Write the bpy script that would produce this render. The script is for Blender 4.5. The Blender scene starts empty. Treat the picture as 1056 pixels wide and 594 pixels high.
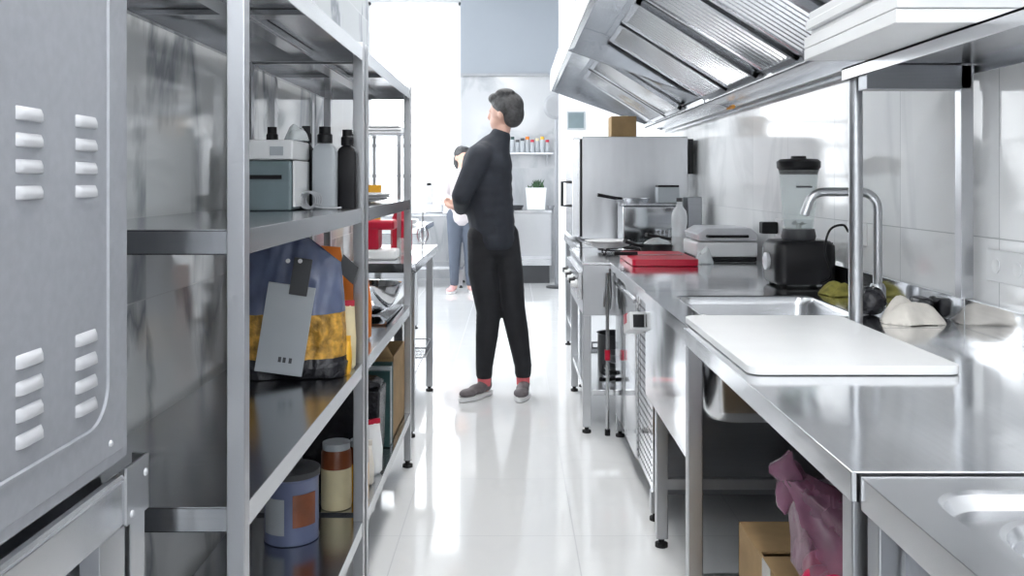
import bpy, bmesh, math, random
from mathutils import Vector, Matrix
random.seed(7)
S = bpy.context.scene
COL = S.collection
PI = math.pi
# ------------------------------------------------------------------ camera
cam_d = bpy.data.cameras.new('camera'); cam = bpy.data.objects.new('camera', cam_d); COL.objects.link(cam)
cam.location = (0, 0, 1.25); cam.rotation_euler = (PI/2, 0, 0)
cam_d.lens = 930*36/1056; cam_d.sensor_width = 36; cam_d.shift_y = -110/1056
cam_d.clip_start = .05; cam_d.clip_end = 100
S.camera = cam
# ------------------------------------------------------------------ world and exposure
W = bpy.data.worlds.new('world'); S.world = W; W.use_nodes = True
bg = W.node_tree.nodes['Background']; bg.inputs[0].default_value = (.93, .97, 1, 1); bg.inputs[1].default_value = 5.0
S.view_settings.view_transform = 'Standard'; S.view_settings.look = 'None'
S.view_settings.gamma = 1; S.view_settings.use_curve_mapping = False
S.view_settings.exposure = 0.20
LAMP = 15.0      # strength of the ceiling panels
def portal(loc, rot, sx, sy):
    l = bpy.data.lights.new('window_portal', 'AREA'); l.shape = 'RECTANGLE'; l.size = sx; l.size_y = sy
    l.cycles.is_portal = True
    o = bpy.data.objects.new('window_portal', l); COL.objects.link(o); o.location = loc; o.rotation_euler = rot
portal((-1.255, 11.66, 2.23), (-PI/2, 0, 0), 1.19, 2.66)
portal((0, -1.62, 2.45), (PI/2, 0, 0), 2.2, 1.7)
portal((-3.06, 8.4, 2.15), (0, -PI/2, 0), 2.5, 5.4)
# ------------------------------------------------------------------ materials
def nm(name):
    m = bpy.data.materials.new(name); m.use_nodes = True
    return m, m.node_tree.nodes, m.node_tree.links, m.node_tree.nodes['Principled BSDF']
def plain(name, c, rough=.5, metal=0, var=.06, scale=8, spec=.5, bump=0, alpha=1, trans=0, coat=0):
    m, N, L, b = nm(name)
    tc = N.new('ShaderNodeTexCoord'); no = N.new('ShaderNodeTexNoise'); no.inputs['Scale'].default_value = scale
    no.inputs['Detail'].default_value = 4
    L.new(tc.outputs['Object'], no.inputs['Vector'])
    r = N.new('ShaderNodeValToRGB'); L.new(no.outputs['Fac'], r.inputs['Fac'])
    r.color_ramp.elements[0].position = .3; r.color_ramp.elements[1].position = .7
    r.color_ramp.elements[0].color = tuple(max(0, x*(1-var)) for x in c)+(1,)
    r.color_ramp.elements[1].color = tuple(min(1, x*(1+var)) for x in c)+(1,)
    L.new(r.outputs['Color'], b.inputs['Base Color'])
    b.inputs['Roughness'].default_value = rough; b.inputs['Metallic'].default_value = metal
    b.inputs['Specular IOR Level'].default_value = spec; b.inputs['Alpha'].default_value = alpha
    b.inputs['Transmission Weight'].default_value = trans; b.inputs['Coat Weight'].default_value = coat
    if bump:
        bm_ = N.new('ShaderNodeBump'); bm_.inputs['Strength'].default_value = bump; bm_.inputs['Distance'].default_value = .01
        L.new(no.outputs['Fac'], bm_.inputs['Height']); L.new(bm_.outputs['Normal'], b.inputs['Normal'])
    return m
def steel(name, c=(.68, .69, .71), rough=.24, stretch=(2, 60, 60), wav=.05):
    m, N, L, b = nm(name)
    tc = N.new('ShaderNodeTexCoord'); mp = N.new('ShaderNodeMapping'); mp.inputs['Scale'].default_value = stretch
    L.new(tc.outputs['Object'], mp.inputs['Vector'])
    no = N.new('ShaderNodeTexNoise'); no.inputs['Scale'].default_value = 3; no.inputs['Detail'].default_value = 5
    L.new(mp.outputs['Vector'], no.inputs['Vector'])
    n2 = N.new('ShaderNodeTexNoise'); n2.inputs['Scale'].default_value = 2.2; n2.inputs['Detail'].default_value = 2
    L.new(tc.outputs['Object'], n2.inputs['Vector'])
    mr = N.new('ShaderNodeMapRange'); mr.inputs['To Min'].default_value = rough*.85; mr.inputs['To Max'].default_value = rough*1.15
    L.new(no.outputs['Fac'], mr.inputs['Value']); L.new(mr.outputs['Result'], b.inputs['Roughness'])
    r = N.new('ShaderNodeValToRGB'); L.new(no.outputs['Fac'], r.inputs['Fac'])
    r.color_ramp.elements[0].position = .25; r.color_ramp.elements[1].position = .75
    r.color_ramp.elements[0].color = tuple(x*.95 for x in c)+(1,); r.color_ramp.elements[1].color = tuple(min(1, x*1.04) for x in c)+(1,)
    L.new(r.outputs['Color'], b.inputs['Base Color'])
    b.inputs['Metallic'].default_value = 1
    bp = N.new('ShaderNodeBump'); bp.inputs['Strength'].default_value = wav; bp.inputs['Distance'].default_value = .03
    L.new(n2.outputs['Fac'], bp.inputs['Height']); L.new(bp.outputs['Normal'], b.inputs['Normal'])
    return m
def marble(name, axes, pitch, origin, base=(.84, .85, .86), vein=(.42, .44, .46), rough=.08, amt=.8, grout=.003, gcol=(.45, .46, .47), wash=.04, vscale=1.1):
    """polished marble tile: axes = the two world axes that span the surface"""
    m, N, L, b = nm(name)
    tc = N.new('ShaderNodeTexCoord'); sx = N.new('ShaderNodeSeparateXYZ'); L.new(tc.outputs['Object'], sx.inputs[0])
    def M(op, a, b_=None, c=None):
        n = N.new('ShaderNodeMath'); n.operation = op
        for i, v in enumerate((a, b_, c)):
            if v is None: continue
            if isinstance(v, (int, float)): n.inputs[i].default_value = v
            else: L.new(v, n.inputs[i])
        return n.outputs[0]
    lines = []; ids = []
    for ax, p, o in zip(axes, pitch, origin):
        q = M('DIVIDE', M('SUBTRACT', sx.outputs[ax], o), p)
        f = M('FRACT', q); ids.append(M('FLOOR', q))
        d = M('MULTIPLY', M('SUBTRACT', .5, M('ABSOLUTE', M('SUBTRACT', f, .5))), p)
        lines.append(M('LESS_THAN', d, grout/2))
    g = M('MAXIMUM', lines[0], lines[1])
    idn = M('ADD', M('MULTIPLY', ids[0], 7.31), M('MULTIPLY', ids[1], 3.77))
    cb = N.new('ShaderNodeCombineXYZ'); L.new(idn, cb.inputs[0]); L.new(M('MULTIPLY', idn, 1.7), cb.inputs[1])
    va = N.new('ShaderNodeVectorMath'); va.operation = 'ADD'; L.new(tc.outputs['Object'], va.inputs[0]); L.new(cb.outputs[0], va.inputs[1])
    mp = N.new('ShaderNodeMapping'); mp.inputs['Rotation'].default_value = (.6, .5, .4); mp.inputs['Scale'].default_value = (1, 1, .55)
    L.new(va.outputs[0], mp.inputs['Vector'])
    n1 = N.new('ShaderNodeTexNoise'); n1.inputs['Scale'].default_value = vscale; n1.inputs['Detail'].default_value = 6; n1.inputs['Distortion'].default_value = .9
    L.new(mp.outputs['Vector'], n1.inputs['Vector'])
    v1 = M('SUBTRACT', 1, M('MINIMUM', M('MULTIPLY', M('ABSOLUTE', M('SUBTRACT', n1.outputs['Fac'], .5)), 26), 1))
    n2 = N.new('ShaderNodeTexNoise'); n2.inputs['Scale'].default_value = vscale*1.6; n2.inputs['Detail'].default_value = 3
    L.new(mp.outputs['Vector'], n2.inputs['Vector'])
    v = M('MULTIPLY', M('MULTIPLY', v1, n2.outputs['Fac']), amt)
    v = M('MINIMUM', M('ADD', v, M('MULTIPLY', n2.outputs['Fac'], wash)), 1)
    mx = N.new('ShaderNodeMixRGB'); mx.inputs['Color1'].default_value = base+(1,); mx.inputs['Color2'].default_value = vein+(1,); L.new(v, mx.inputs['Fac'])
    mg = N.new('ShaderNodeMixRGB'); L.new(g, mg.inputs['Fac']); L.new(mx.outputs[0], mg.inputs['Color1']); mg.inputs['Color2'].default_value = gcol+(1,)
    L.new(mg.outputs[0], b.inputs['Base Color'])
    L.new(M('ADD', rough, M('MULTIPLY', g, .4)), b.inputs['Roughness'])
    b.inputs['Specular IOR Level'].default_value = .6
    return m
def glass(name, c=(.9, .95, .95), mixf=.82, rough=.02):
    m, N, L, b = nm(name)
    b.inputs['Base Color'].default_value = c+(1,); b.inputs['Roughness'].default_value = rough
    b.inputs['Specular IOR Level'].default_value = .8
    t = N.new('ShaderNodeBsdfTransparent'); t.inputs[0].default_value = c+(1,)
    mx = N.new('ShaderNodeMixShader'); mx.inputs[0].default_value = mixf
    L.new(b.outputs[0], mx.inputs[1]); L.new(t.outputs[0], mx.inputs[2]); L.new(mx.outputs[0], N['Material Output'].inputs[0])
    return m
def emit(name, c, s):
    m, N, L, b = nm(name)
    b.inputs['Base Color'].default_value = (0, 0, 0, 1); b.inputs['Emission Color'].default_value = c+(1,); b.inputs['Emission Strength'].default_value = s
    return m
M_ = dict(
 satin=steel('satin_steel', (.84, .85, .87), .24, (3, 3, 3), .0),
 steel=steel('brushed_steel'), steel_side=steel('brushed_steel_vertical', (.52, .53, .55), .30, (6, 6, 1), .02),
 top=steel('worktop_steel', (.80, .81, .83), .12, (50, 2, 50), .12), mirror=steel('polished_steel', (.68, .69, .71), .09, (30, 30, 1), .10),
 sheet=steel('shelf_steel', (.52, .53, .55), .20, (2, 40, 40), .06), dark_steel=steel('dark_steel', (.30, .31, .33), .3),
 hood=steel('hood_steel', (.50, .52, .55), .20, (2, 20, 20), .12), filt=steel('filter_steel', (.62, .63, .65), .18),
 ovenp=plain('grey_enamel', (.37, .385, .42), .36, .25, .05, 60), louvre=plain('light_enamel', (.62, .63, .66), .35, .2),
 black=plain('black_plastic', (.008, .008, .010), .4, spec=.3), rubber=plain('black_rubber', (.015, .015, .016), .7),
 dark=plain('dark_grey_plastic', (.05, .052, .058), .45), grey=plain('grey_plastic', (.33, .34, .36), .5),
 white=plain('white_plastic', (.82, .83, .84), .35, var=.02), foam=plain('white_board', (.86, .87, .88), .5, var=.02),
 paint=plain('white_paint', (.88, .89, .90), .6, var=.015, scale=2), greypaint=plain('grey_paint', (.30, .33, .37), .5, var=.02, scale=1.5),
 poly=plain('white_cutting_board', (.84, .85, .86), .25, var=.02), red=plain('red_plastic', (.50, .006, .035), .35),
 card=plain('cardboard', (.38, .25, .12), .8, var=.12, scale=12), orange=plain('orange_card', (.85, .22, .02), .5),
 yellow=plain('yellow_plastic', (.85, .45, .03), .4), blue=plain('blue_film', (.13, .16, .27), .26, var=.25, scale=10, bump=.4, coat=.3),
 labelg=plain('pale_label', (.42, .45, .48), .4, var=.04), teal=plain('smoky_teal_plastic', (.17, .22, .24), .2, var=.1),
 pasta=plain('golden_snacks', (.55, .30, .05), .45, var=.55, scale=45, bump=1.0),
 bluecan=plain('blue_tin', (.15, .18, .31), .35, var=.1), brown=plain('brown_glaze', (.22, .06, .02), .3, var=.3), cream=plain('cream_pack', (.75, .66, .42), .45, var=.15),
 green=plain('dark_green_board', (.02, .06, .06), .4), wrap=plain('crumpled_black_film', (.02, .02, .025), .25, bump=1.0, scale=25),
 pink=plain('pink_film', (.30, .13, .21), .25, var=.35, scale=9, bump=.8, alpha=.68, coat=.4), hotpink=plain('hot_pink_pack', (.80, .01, .10), .35, var=.2),
 cloth=plain('white_cloth', (.78, .74, .68), .9, var=.08, scale=25, bump=.5), ycloth=plain('yellow_cloth', (.30, .27, .06), .9, var=.4, scale=25, bump=.5),
 skin=plain('skin', (.72, .45, .36), .5, var=.05), hair=plain('dark_hair', (.06, .06, .063), .55, var=.4, scale=60, bump=.6),
 jacket=plain('dark_navy_jacket', (.028, .033, .045), .8, var=.15, scale=14, bump=.3), trousers=plain('black_trousers', (.014, .015, .019), .8, var=.2, scale=14, bump=.3),
 shoe=plain('grey_shoe', (.16, .14, .15), .6, var=.2, scale=40), sock=plain('coral_sock', (.75, .16, .18), .8), pshoe=plain('pink_shoe', (.85, .50, .50), .6),
 pale=plain('pale_shirt', (.62, .58, .60), .8, var=.08), jeans=plain('slate_trousers', (.10, .12, .16), .8), brass=plain('brass', (.75, .35, .08), .3, 1),
 leaf=plain('green_leaves', (.03, .08, .03), .6, var=.4), glass=glass('clear_glass', (.96, .98, .98), .86), pet=glass('bottle_plastic', (.93, .96, .97), .50, .1),
 pane=glass('window_glass', (1, 1, 1), .94), lamp=emit('lamp_diffuser', (1, .985, .96), LAMP),
 vein_floor=marble('floor_tile', (0, 1), (.615, .61), (-.395, .13), (.80, .81, .82), (.55, .57, .59), .07, .16, .004, (.5, .51, .53), .10),
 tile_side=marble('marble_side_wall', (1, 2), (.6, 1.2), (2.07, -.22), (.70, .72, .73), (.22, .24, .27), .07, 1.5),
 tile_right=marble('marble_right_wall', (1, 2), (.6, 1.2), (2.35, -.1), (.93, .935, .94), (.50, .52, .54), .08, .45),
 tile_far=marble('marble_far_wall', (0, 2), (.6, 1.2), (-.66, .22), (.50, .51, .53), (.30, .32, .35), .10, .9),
)
# ------------------------------------------------------------------ helpers
def tag(o, label=None, cat=None, group=None, kind=None):
    if label: o['label'] = label
    if cat: o['category'] = cat
    if group: o['group'] = group
    if kind: o['kind'] = kind
    return o
def thing(name, loc, label, cat, group=None, rz=0):
    o = bpy.data.objects.new(name, None); COL.objects.link(o); o.location = loc; o.rotation_euler = (0, 0, rz)
    o.empty_display_size = .05
    return tag(o, label, cat, group)
class MB:
    def __init__(s): s.b = bmesh.new(); s.wn = False
    def _m(s, geom, mat): bmesh.ops.transform(s.b, matrix=mat, verts=geom)
    def box(s, x0, x1, y0, y1, z0, z1, bev=0, rot=None):
        r = bmesh.ops.create_cube(s.b, size=1)['verts']
        m = Matrix.Translation(((x0+x1)/2, (y0+y1)/2, (z0+z1)/2))
        if rot is not None: m = m @ rot
        s._m(r, m @ Matrix.Diagonal((abs(x1-x0), abs(y1-y0), abs(z1-z0), 1)))
        if bev:
            s.wn = True
            e = list({e for v in r for e in v.link_edges})
            bmesh.ops.bevel(s.b, geom=e, offset=bev, segments=3, affect='EDGES', profile=.5)
        return s
    def ball(s, c, r, seg=20, rot=None):
        if isinstance(r, (int, float)): r = (r, r, r)
        g = bmesh.ops.create_uvsphere(s.b, u_segments=seg, v_segments=max(8, seg*2//3), radius=1)['verts']
        m = Matrix.Translation(c)
        if rot is not None: m = m @ rot
        s._m(g, m @ Matrix.Diagonal((r[0], r[1], r[2], 1))); return s
    def lathe(s, prof, c=(0, 0, 0), n=32, sc=(1, 1), rot=None):
        rings = []
        m = Matrix.Translation(c) @ (rot if rot is not None else Matrix())
        for r, z in prof:
            if r < 1e-5: rings.append([s.b.verts.new(m @ Vector((0, 0, z)))])
            else: rings.append([s.b.verts.new(m @ Vector((r*sc[0]*math.cos(2*PI*i/n), r*sc[1]*math.sin(2*PI*i/n), z))) for i in range(n)])
        for a, b in zip(rings, rings[1:]):
            if len(a) == 1 and len(b) == 1: continue
            for i in range(n):
                j = (i+1) % n
                if len(a) == 1: s.b.faces.new((a[0], b[j], b[i]))
                elif len(b) == 1: s.b.faces.new((a[i], a[j], b[0]))
                else: s.b.faces.new((a[i], a[j], b[j], b[i]))
        return s
    def tube(s, pts, r, n=12, cap=True, closed=False):
        pts = [Vector(p) for p in pts]; k = len(pts)
        rr = r if isinstance(r, (list, tuple)) else [r]*k
        rings = []; up = None
        for i, p in enumerate(pts):
            if closed: d = pts[(i+1) % k]-pts[i-1]
            else: d = pts[min(i+1, k-1)]-pts[max(i-1, 0)]
            d.normalize()
            if up is None:
                up = Vector((0, 0, 1)) if abs(d.z) < .9 else Vector((1, 0, 0))
            a = d.cross(up)
            if a.length < 1e-4: a = d.cross(Vector((0, 1, .1)))
            a.normalize(); up = a.cross(d).normalized()
            rings.append([s.b.verts.new(p + (a*math.cos(2*PI*j/n) + up*math.sin(2*PI*j/n))*rr[i]) for j in range(n)])
        prs = list(zip(rings, rings[1:])) + ([(rings[-1], rings[0])] if closed else [])
        for a, b in prs:
            for j in range(n): s.b.faces.new((a[j], a[(j+1) % n], b[(j+1) % n], b[j]))
        if cap and not closed: s.b.faces.new(rings[0][::-1]); s.b.faces.new(rings[-1])
        return s
    def poly(s, pts, d):
        """prism: polygon pts swept by vector d"""
        a = [s.b.verts.new(Vector(p)) for p in pts]; b = [s.b.verts.new(Vector(p)+Vector(d)) for p in pts]
        n = len(a); s.b.faces.new(a); s.b.faces.new(b[::-1])
        for i in range(n): s.b.faces.new((a[i], b[i], b[(i+1) % n], a[(i+1) % n]))
        return s
    def build(s, name, mat, parent=None, smooth=True, bev=0, sharp=35):
        bmesh.ops.recalc_face_normals(s.b, faces=s.b.faces)
        me = bpy.data.meshes.new(name); s.b.to_mesh(me); s.b.free()
        me.materials.append(M_[mat] if isinstance(mat, str) else mat)
        if smooth:
            me.polygons.foreach_set('use_smooth', [True]*len(me.polygons))
            me.set_sharp_from_angle(angle=math.radians(sharp))
        o = bpy.data.objects.new(name, me); COL.objects.link(o)
        if parent is not None: o.parent = parent
        if bev:
            md = o.modifiers.new('bevel', 'BEVEL'); md.width = bev; md.segments = 2; md.limit_method = 'ANGLE'; md.harden_normals = True
        if s.wn: wn = o.modifiers.new('weighted', 'WEIGHTED_NORMAL'); wn.weight = 100; wn.keep_sharp = True
        return o
def struct(name, mb, mat, **k): return tag(mb.build(name, mat, **k), kind='structure')
def copy_tree(o, parent=None):
    c = o.copy(); COL.objects.link(c); c.parent = parent
    for ch in list(o.children): copy_tree(ch, c)
    return c
def place(proto, used, loc, label, rz=0):
    o = proto if not used else copy_tree(proto)
    o.location = loc; o.rotation_euler = (0, 0, rz); o['label'] = label
    return o
def rrect(x0, x1, y0, y1, r, n=8):
    P = []
    for cx, cy, a0 in ((x1-r, y1-r, 0), (x0+r, y1-r, 90), (x0+r, y0+r, 180), (x1-r, y0+r, 270)):
        for i in range(n+1):
            a = math.radians(a0+90*i/n); P.append((cx+r*math.cos(a), cy+r*math.sin(a)))
    return P
def holed_plate(mb, outer, inner, z):
    b = mb.b
    o = [b.verts.new((x, y, z)) for x, y in outer]; i = [b.verts.new((x, y, z)) for x, y in inner]
    e = [b.edges.new((o[k], o[(k+1) % len(o)])) for k in range(len(o))] + [b.edges.new((i[k], i[(k+1) % len(i)])) for k in range(len(i))]
    bmesh.ops.triangle_fill(b, use_beauty=True, use_dissolve=False, edges=e)
    return o, i
def ring_down(mb, ring, pts, z, cap=False):
    new = [mb.b.verts.new((x, y, z)) for x, y in pts]; n = len(ring)
    for k in range(n): mb.b.faces.new((ring[k], ring[(k+1) % n], new[(k+1) % n], new[k]))
    if cap: mb.b.faces.new(new)
    return new
# ------------------------------------------------------------------ room shell
CE = 3.72
struct('floor', MB().box(-3.1, 1.42, -1.6, 11.8, -.06, 0), 'vein_floor')
struct('ceiling', MB().box(-3.1, 1.42, -1.6, 11.8, CE, CE+.08), 'paint')
struct('wall_right', MB().box(1.27, 1.42, -1.6, 11.8, 0, CE), 'tile_right')
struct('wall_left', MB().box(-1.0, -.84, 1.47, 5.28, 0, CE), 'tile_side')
struct('wall_left_recess', MB().box(-1.56, -1.40, -1.6, 1.47, 0, CE), 'paint')
struct('wall_left_return', MB().box(-1.56, -1.0, 1.47, 1.60, 0, CE), 'paint')
m = MB(); m.box(-1.4, -1.1, -1.6, -1.5, 0, CE); m.box(1.1, 1.27, -1.6, -1.5, 0, CE); m.box(-1.1, 1.1, -1.6, -1.5, 0, 1.6); m.box(-1.1, 1.1, -1.6, -1.5, 3.3, CE)
struct('wall_back', m, 'paint')
struct('wall_left_far_return', MB().box(-3.1, -1.0, 5.1, 5.28, 0, CE), 'paint')
m = MB(); m.box(-3.1, -3.0, 5.28, 5.7, 0, CE); m.box(-3.1, -3.0, 11.1, 11.65, 0, CE); m.box(-3.1, -3.0, 5.7, 11.1, 0, .9); m.box(-3.1, -3.0, 5.7, 11.1, 3.4, CE)
struct('wall_left_far', m, 'paint')
m = MB(); m.box(-3.1, -1.85, 11.6, 11.75, 0, CE); m.box(-1.85, -.66, 11.6, 11.75, 0, .9); m.box(-1.85, -.66, 11.6, 11.75, 3.56, CE)
m.box(-.66, 1.27, 11.6, 11.75, 0, 2.62)
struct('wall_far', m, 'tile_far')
struct('wall_far_upper', MB().box(-.66, 1.27, 11.585, 11.75, 2.62, CE), 'greypaint')
struct('trim_1', MB().box(-.66, .46, 11.56, 11.585, 2.60, 2.635), 'grey')
struct('wall_partition', MB().box(.46, 1.27, 8.74, 8.9, 0, CE), 'paint')
struct('trim_2', MB().box(-.856, -.826, 3.14, 3.18, .02, 2.6), 'steel_side')
struct('trim_3', MB().box(-.850, -.832, 3.76, 3.80, .02, 2.6), 'steel_side')
def window(name, along, fixed, a0, a1, z0, z1, hs, vs):
    fr = MB(); t = .05
    def bx(m, u0, u1, w0, w1, d0, d1):
        if along == 'x': m.box(u0, u1, fixed+d0, fixed+d1, w0, w1)
        else: m.box(fixed+d0, fixed+d1, u0, u1, w0, w1)
    root = thing(name, (0, 0, 0), None, None); root['kind'] = 'structure'
    bx(fr, a0, a1, z0, z0+t, -.03, .03); bx(fr, a0, a1, z1-.04, z1, -.03, .03); bx(fr, a0, a0+.03, z0, z1, -.03, .03); bx(fr, a1-.03, a1, z0, z1, -.03, .03)
    for h in hs: bx(fr, a0, a1, h-.02, h+.02, -.025, .025)
    for v in vs: bx(fr, v-.02, v+.02, z0, z1, -.025, .025)
    fr.build('window_frame', 'white', root)
    p = MB(); bx(p, a0+.02, a1-.02, z0+.02, z1-.02, -.004, .004); p.build('pane', 'pane', root)
    s = MB(); bx(s, a0, a1, z0-.03, z0, -.12, .05); s.build('window_sill', 'white', root)
window('window_1', 'x', 11.67, -1.85, -.66, .9, 3.56, (1.32, 1.71, 2.02), ())
window('window_added_side', 'y', -3.05, 5.7, 11.1, .9, 3.4, (1.7,), (7.05, 8.4, 9.75))  # unseen side window, added to bring more daylight onto the right wall
window('window_added_back', 'x', -1.55, -1.1, 1.1, 1.6, 3.3, (), (0,))  # unseen window behind the camera, added as frontal fill light
# ------------------------------------------------------------------ ceiling lights
def ceil_light(x, y, label, first=[None]):
    if first[0] is None:
        t = thing('ceiling_light', (0, 0, 0), label, 'ceiling light', 'ceiling panel lights')
        h = MB(); h.box(-.32, .32, -.62, .62, -.05, 0, .006); h.build('frame', 'white', t)
        d = MB(); d.box(-.29, .29, -.59, .59, -.056, -.048); d.build('diffuser', 'lamp', t)
        first[0] = t; t.location = (x, y, CE)
    else: place(first[0], True, (x, y, CE), label)
for x, y in ((-.1, .2), (-.1, 2.9), (-.1, 5.3), (-.6, 7.4)):
    ceil_light(x, y, 'white rectangular ceiling panel light above the kitchen')
# ------------------------------------------------------------------ table / counter builder
def leg_mb(x, y, z0, z1, w=.04): return MB().box(x-w/2, x+w/2, y-w/2, y+w/2, z0+.03, z1, .003)
def foot_mb(x, y, z0, w=.04): return MB().lathe([(0, 0), (.022, 0), (.022, .012), (.010, .016), (.010, .024), (.018, .03), (0, .031)], (x, y, z0), 16)
def hollow_top(mb, x0, x1, y0, y1, h, rim, t=.003, faces='lrfb'):
    mb.box(x0, x1, y0, y1, h-.004, h)
    if 'l' in faces: mb.box(x0, x0+t, y0, y1, h-rim, h-.001); mb.box(x0, x0+.015, y0, y1, h-rim, h-rim+t)
    if 'r' in faces: mb.box(x1-t, x1, y0, y1, h-rim, h-.001)
    if 'f' in faces: mb.box(x0, x1, y0, y0+t, h-rim, h-.001); mb.box(x0, x1, y0, y0+.015, h-rim, h-rim+t)
    if 'b' in faces: mb.box(x0, x1, y1-t, y1, h-rim, h-.001)
    return mb
def legs(t, pts, h, w=.04):
    for x, y in pts:
        l = leg_mb(x, y, 0, h, w).build('leg', 'steel_side', t)
        foot_mb(x, y, 0).build('foot', 'rubber', l)
# ---- shelving units
def shelving(y0, y1, label):
    t = thing('steel_shelving_unit', (0, 0, 0), label, 'shelving unit', 'open steel shelving along the left wall')
    X0, X1 = -.822, -.442; w = .03
    for z in (.24, .71, 1.17, 1.65):
        m = hollow_top(MB(), X0+.002, X1-.002, y0+.004, y1-.004, z, .042)
        m.box(-.66, -.60, y0+.01, y1-.01, z-.022, z-.006); m.box(-.655, -.605, y0+.01, y1-.01, z-.026, z-.021)
        m.box(X0+.004, X1-.004, (y0+y1)/2-.03, (y0+y1)/2+.03, z-.018, z-.005)
        m.build('shelf', 'sheet', t, bev=.001)
    for x in (X0+w/2, X1-w/2):
        for y in (y0+w/2, y1-w/2):
            l = MB().box(x-w/2, x+w/2, y-w/2, y+w/2, .03, 1.665, .002).build('post', 'steel_side', t)
            foot_mb(x, y, 0).build('foot', 'rubber', l)
    return t
shelving(1.49, 2.71, 'near open steel shelving unit next to the grey oven, holding a blue snack bag')
shelving(2.745, 3.965, 'far open steel shelving unit in line behind the near one, holding a steel bowl')
# ---- right hand counters
def backsplash(t, y0, y1, h, z1=.93):
    m = MB(); m.box(1.235, 1.25, y0, y1, h-.02, z1, .002); m.box(1.25, 1.268, y0, y1, z1-.012, z1)
    m.build('backsplash', 'top', t)
# nearest counter with recessed sink
t = thing('sink_counter', (0, 0, 0), 'nearest steel counter with a recessed drainer sink, bottom right corner', 'sink counter')
h = .845; m = MB()
outer = [(.478, .20), (1.235, .20), (1.235, 1.236), (.478, 1.236)]
r1 = rrect(.533, 1.16, .45, 1.183, .07)
o_, i_ = holed_plate(m, outer, r1, h)
ra = rrect(.538, 1.155, .455, 1.178, .068); rb = rrect(.548, 1.145, .465, 1.168, .06)
g = ring_down(m, i_, ra, h-.004); g = ring_down(m, g, rb, h-.022)
# recess floor with bowl hole
b = m.b
r2 = rrect(.580, 1.06, .62, 1.148, .10)
inner = [b.verts.new((x, y, h-.022)) for x, y in r2]
e = [b.edges.get((g[k], g[(k+1) % len(g)])) for k in range(len(g))] + [b.edges.new((inner[k], inner[(k+1) % len(inner)])) for k in range(len(inner))]
bmesh.ops.triangle_fill(b, use_beauty=True, use_dissolve=False, edges=e)
q = inner
for d, z in ((.006, -.026), (.012, -.04), (.02, -.18), (.05, -.215), (.12, -.225)):
    q = ring_down(m, q, rrect(.580+d, 1.06-d, .62+d, 1.148-d, max(.10-d*.4, .05)), h+z)
m.b.faces.new(q)
m.box(.478, .481, .20, 1.236, h-.045, h-.001); m.box(.478, 1.235, 1.233, 1.236, h-.045, h-.001)
m.build('worktop', 'satin', t, sharp=22)
legs(t, [(.505, 1.212), (1.2, 1.212)], h-.01)
MB().box(.515, .520, .22, 1.18, .10, h-.046).build('side_panel', 'ovenp', t)
backsplash(t, .2, 1.236, h)
# prep table in front of sink
t = thing('prep_table', (0, 0, 0), 'long steel prep table carrying the big white cutting board', 'table'); h = .85
m = hollow_top(MB(), .468, 1.235, 1.244, 2.46, h, .043); m.build('worktop', 'top', t, bev=.0015)
legs(t, [(.492, 1.27), (1.2, 1.27), (.492, 2.435), (1.2, 2.435)], h-.005)
backsplash(t, 1.244, 2.46, h)
m = MB(); m.box(.50, 1.2, 2.42, 2.44, .16, .19); m.box(1.19, 1.21, 1.27, 2.43, .16, .19); m.build('stretcher', 'steel_side', t)
MB().box(1.205, 1.228, 1.26, 2.45, .05, .84).build('shade_panel', 'black', t)  # black sheet stands in for the deep shade under the prep table
# sink table
t = thing('sink_table', (0, 0, 0), 'steel sink table with deep square bowl and front apron, behind white board', 'sink table'); m = MB()
outer = [(.482, 2.463), (1.235, 2.463), (1.235, 3.29), (.482, 3.29)]
o_, i_ = holed_plate(m, outer, rrect(.565, 1.04, 2.67, 3.15, .05), h)
m.box(.482, .485, 2.463, 3.29, h-.043, h-.001)
m.build('worktop', 'top', t)
m = MB(); q = [m.b.verts.new((x, y, h)) for x, y in rrect(.565, 1.04, 2.67, 3.15, .05)]
for d, z in ((.004, -.006), (.008, -.03), (.02, -.29), (.035, -.32), (.07, -.335)):
    q = ring_down(m, q, rrect(.565+d, 1.04-d, 2.67+d, 3.15-d, .055), h+z)
m.b.faces.new(q); bw = m.build('bowl', 'steel', t, sharp=50); sd = bw.modifiers.new('s', 'SOLIDIFY'); sd.thickness = .002
MB().lathe([(0, -.008), (.03, -.008), (.032, 0), (.04, .001), (.04, -.004)], (.80, 2.9, h-.332), 24).build('drain', 'steel', t)
MB().box(.484, .490, 2.463, 3.27, .48, h-.044).build('apron', 'mirror', t)
legs(t, [(.512, 3.09), (1.2, 3.09), (1.2, 2.50)], h-.01)
m = MB(); m.box(.53, 1.19, 3.07, 3.09, .20, .235); m.build('stretcher', 'steel_side', t)
MB().box(1.205, 1.228, 2.47, 3.28, .05, .84).build('shade_panel', 'black', t)  # same black sheet, painting the shade beneath the sink table
backsplash(t, 2.463, 3.29, h)
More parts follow.
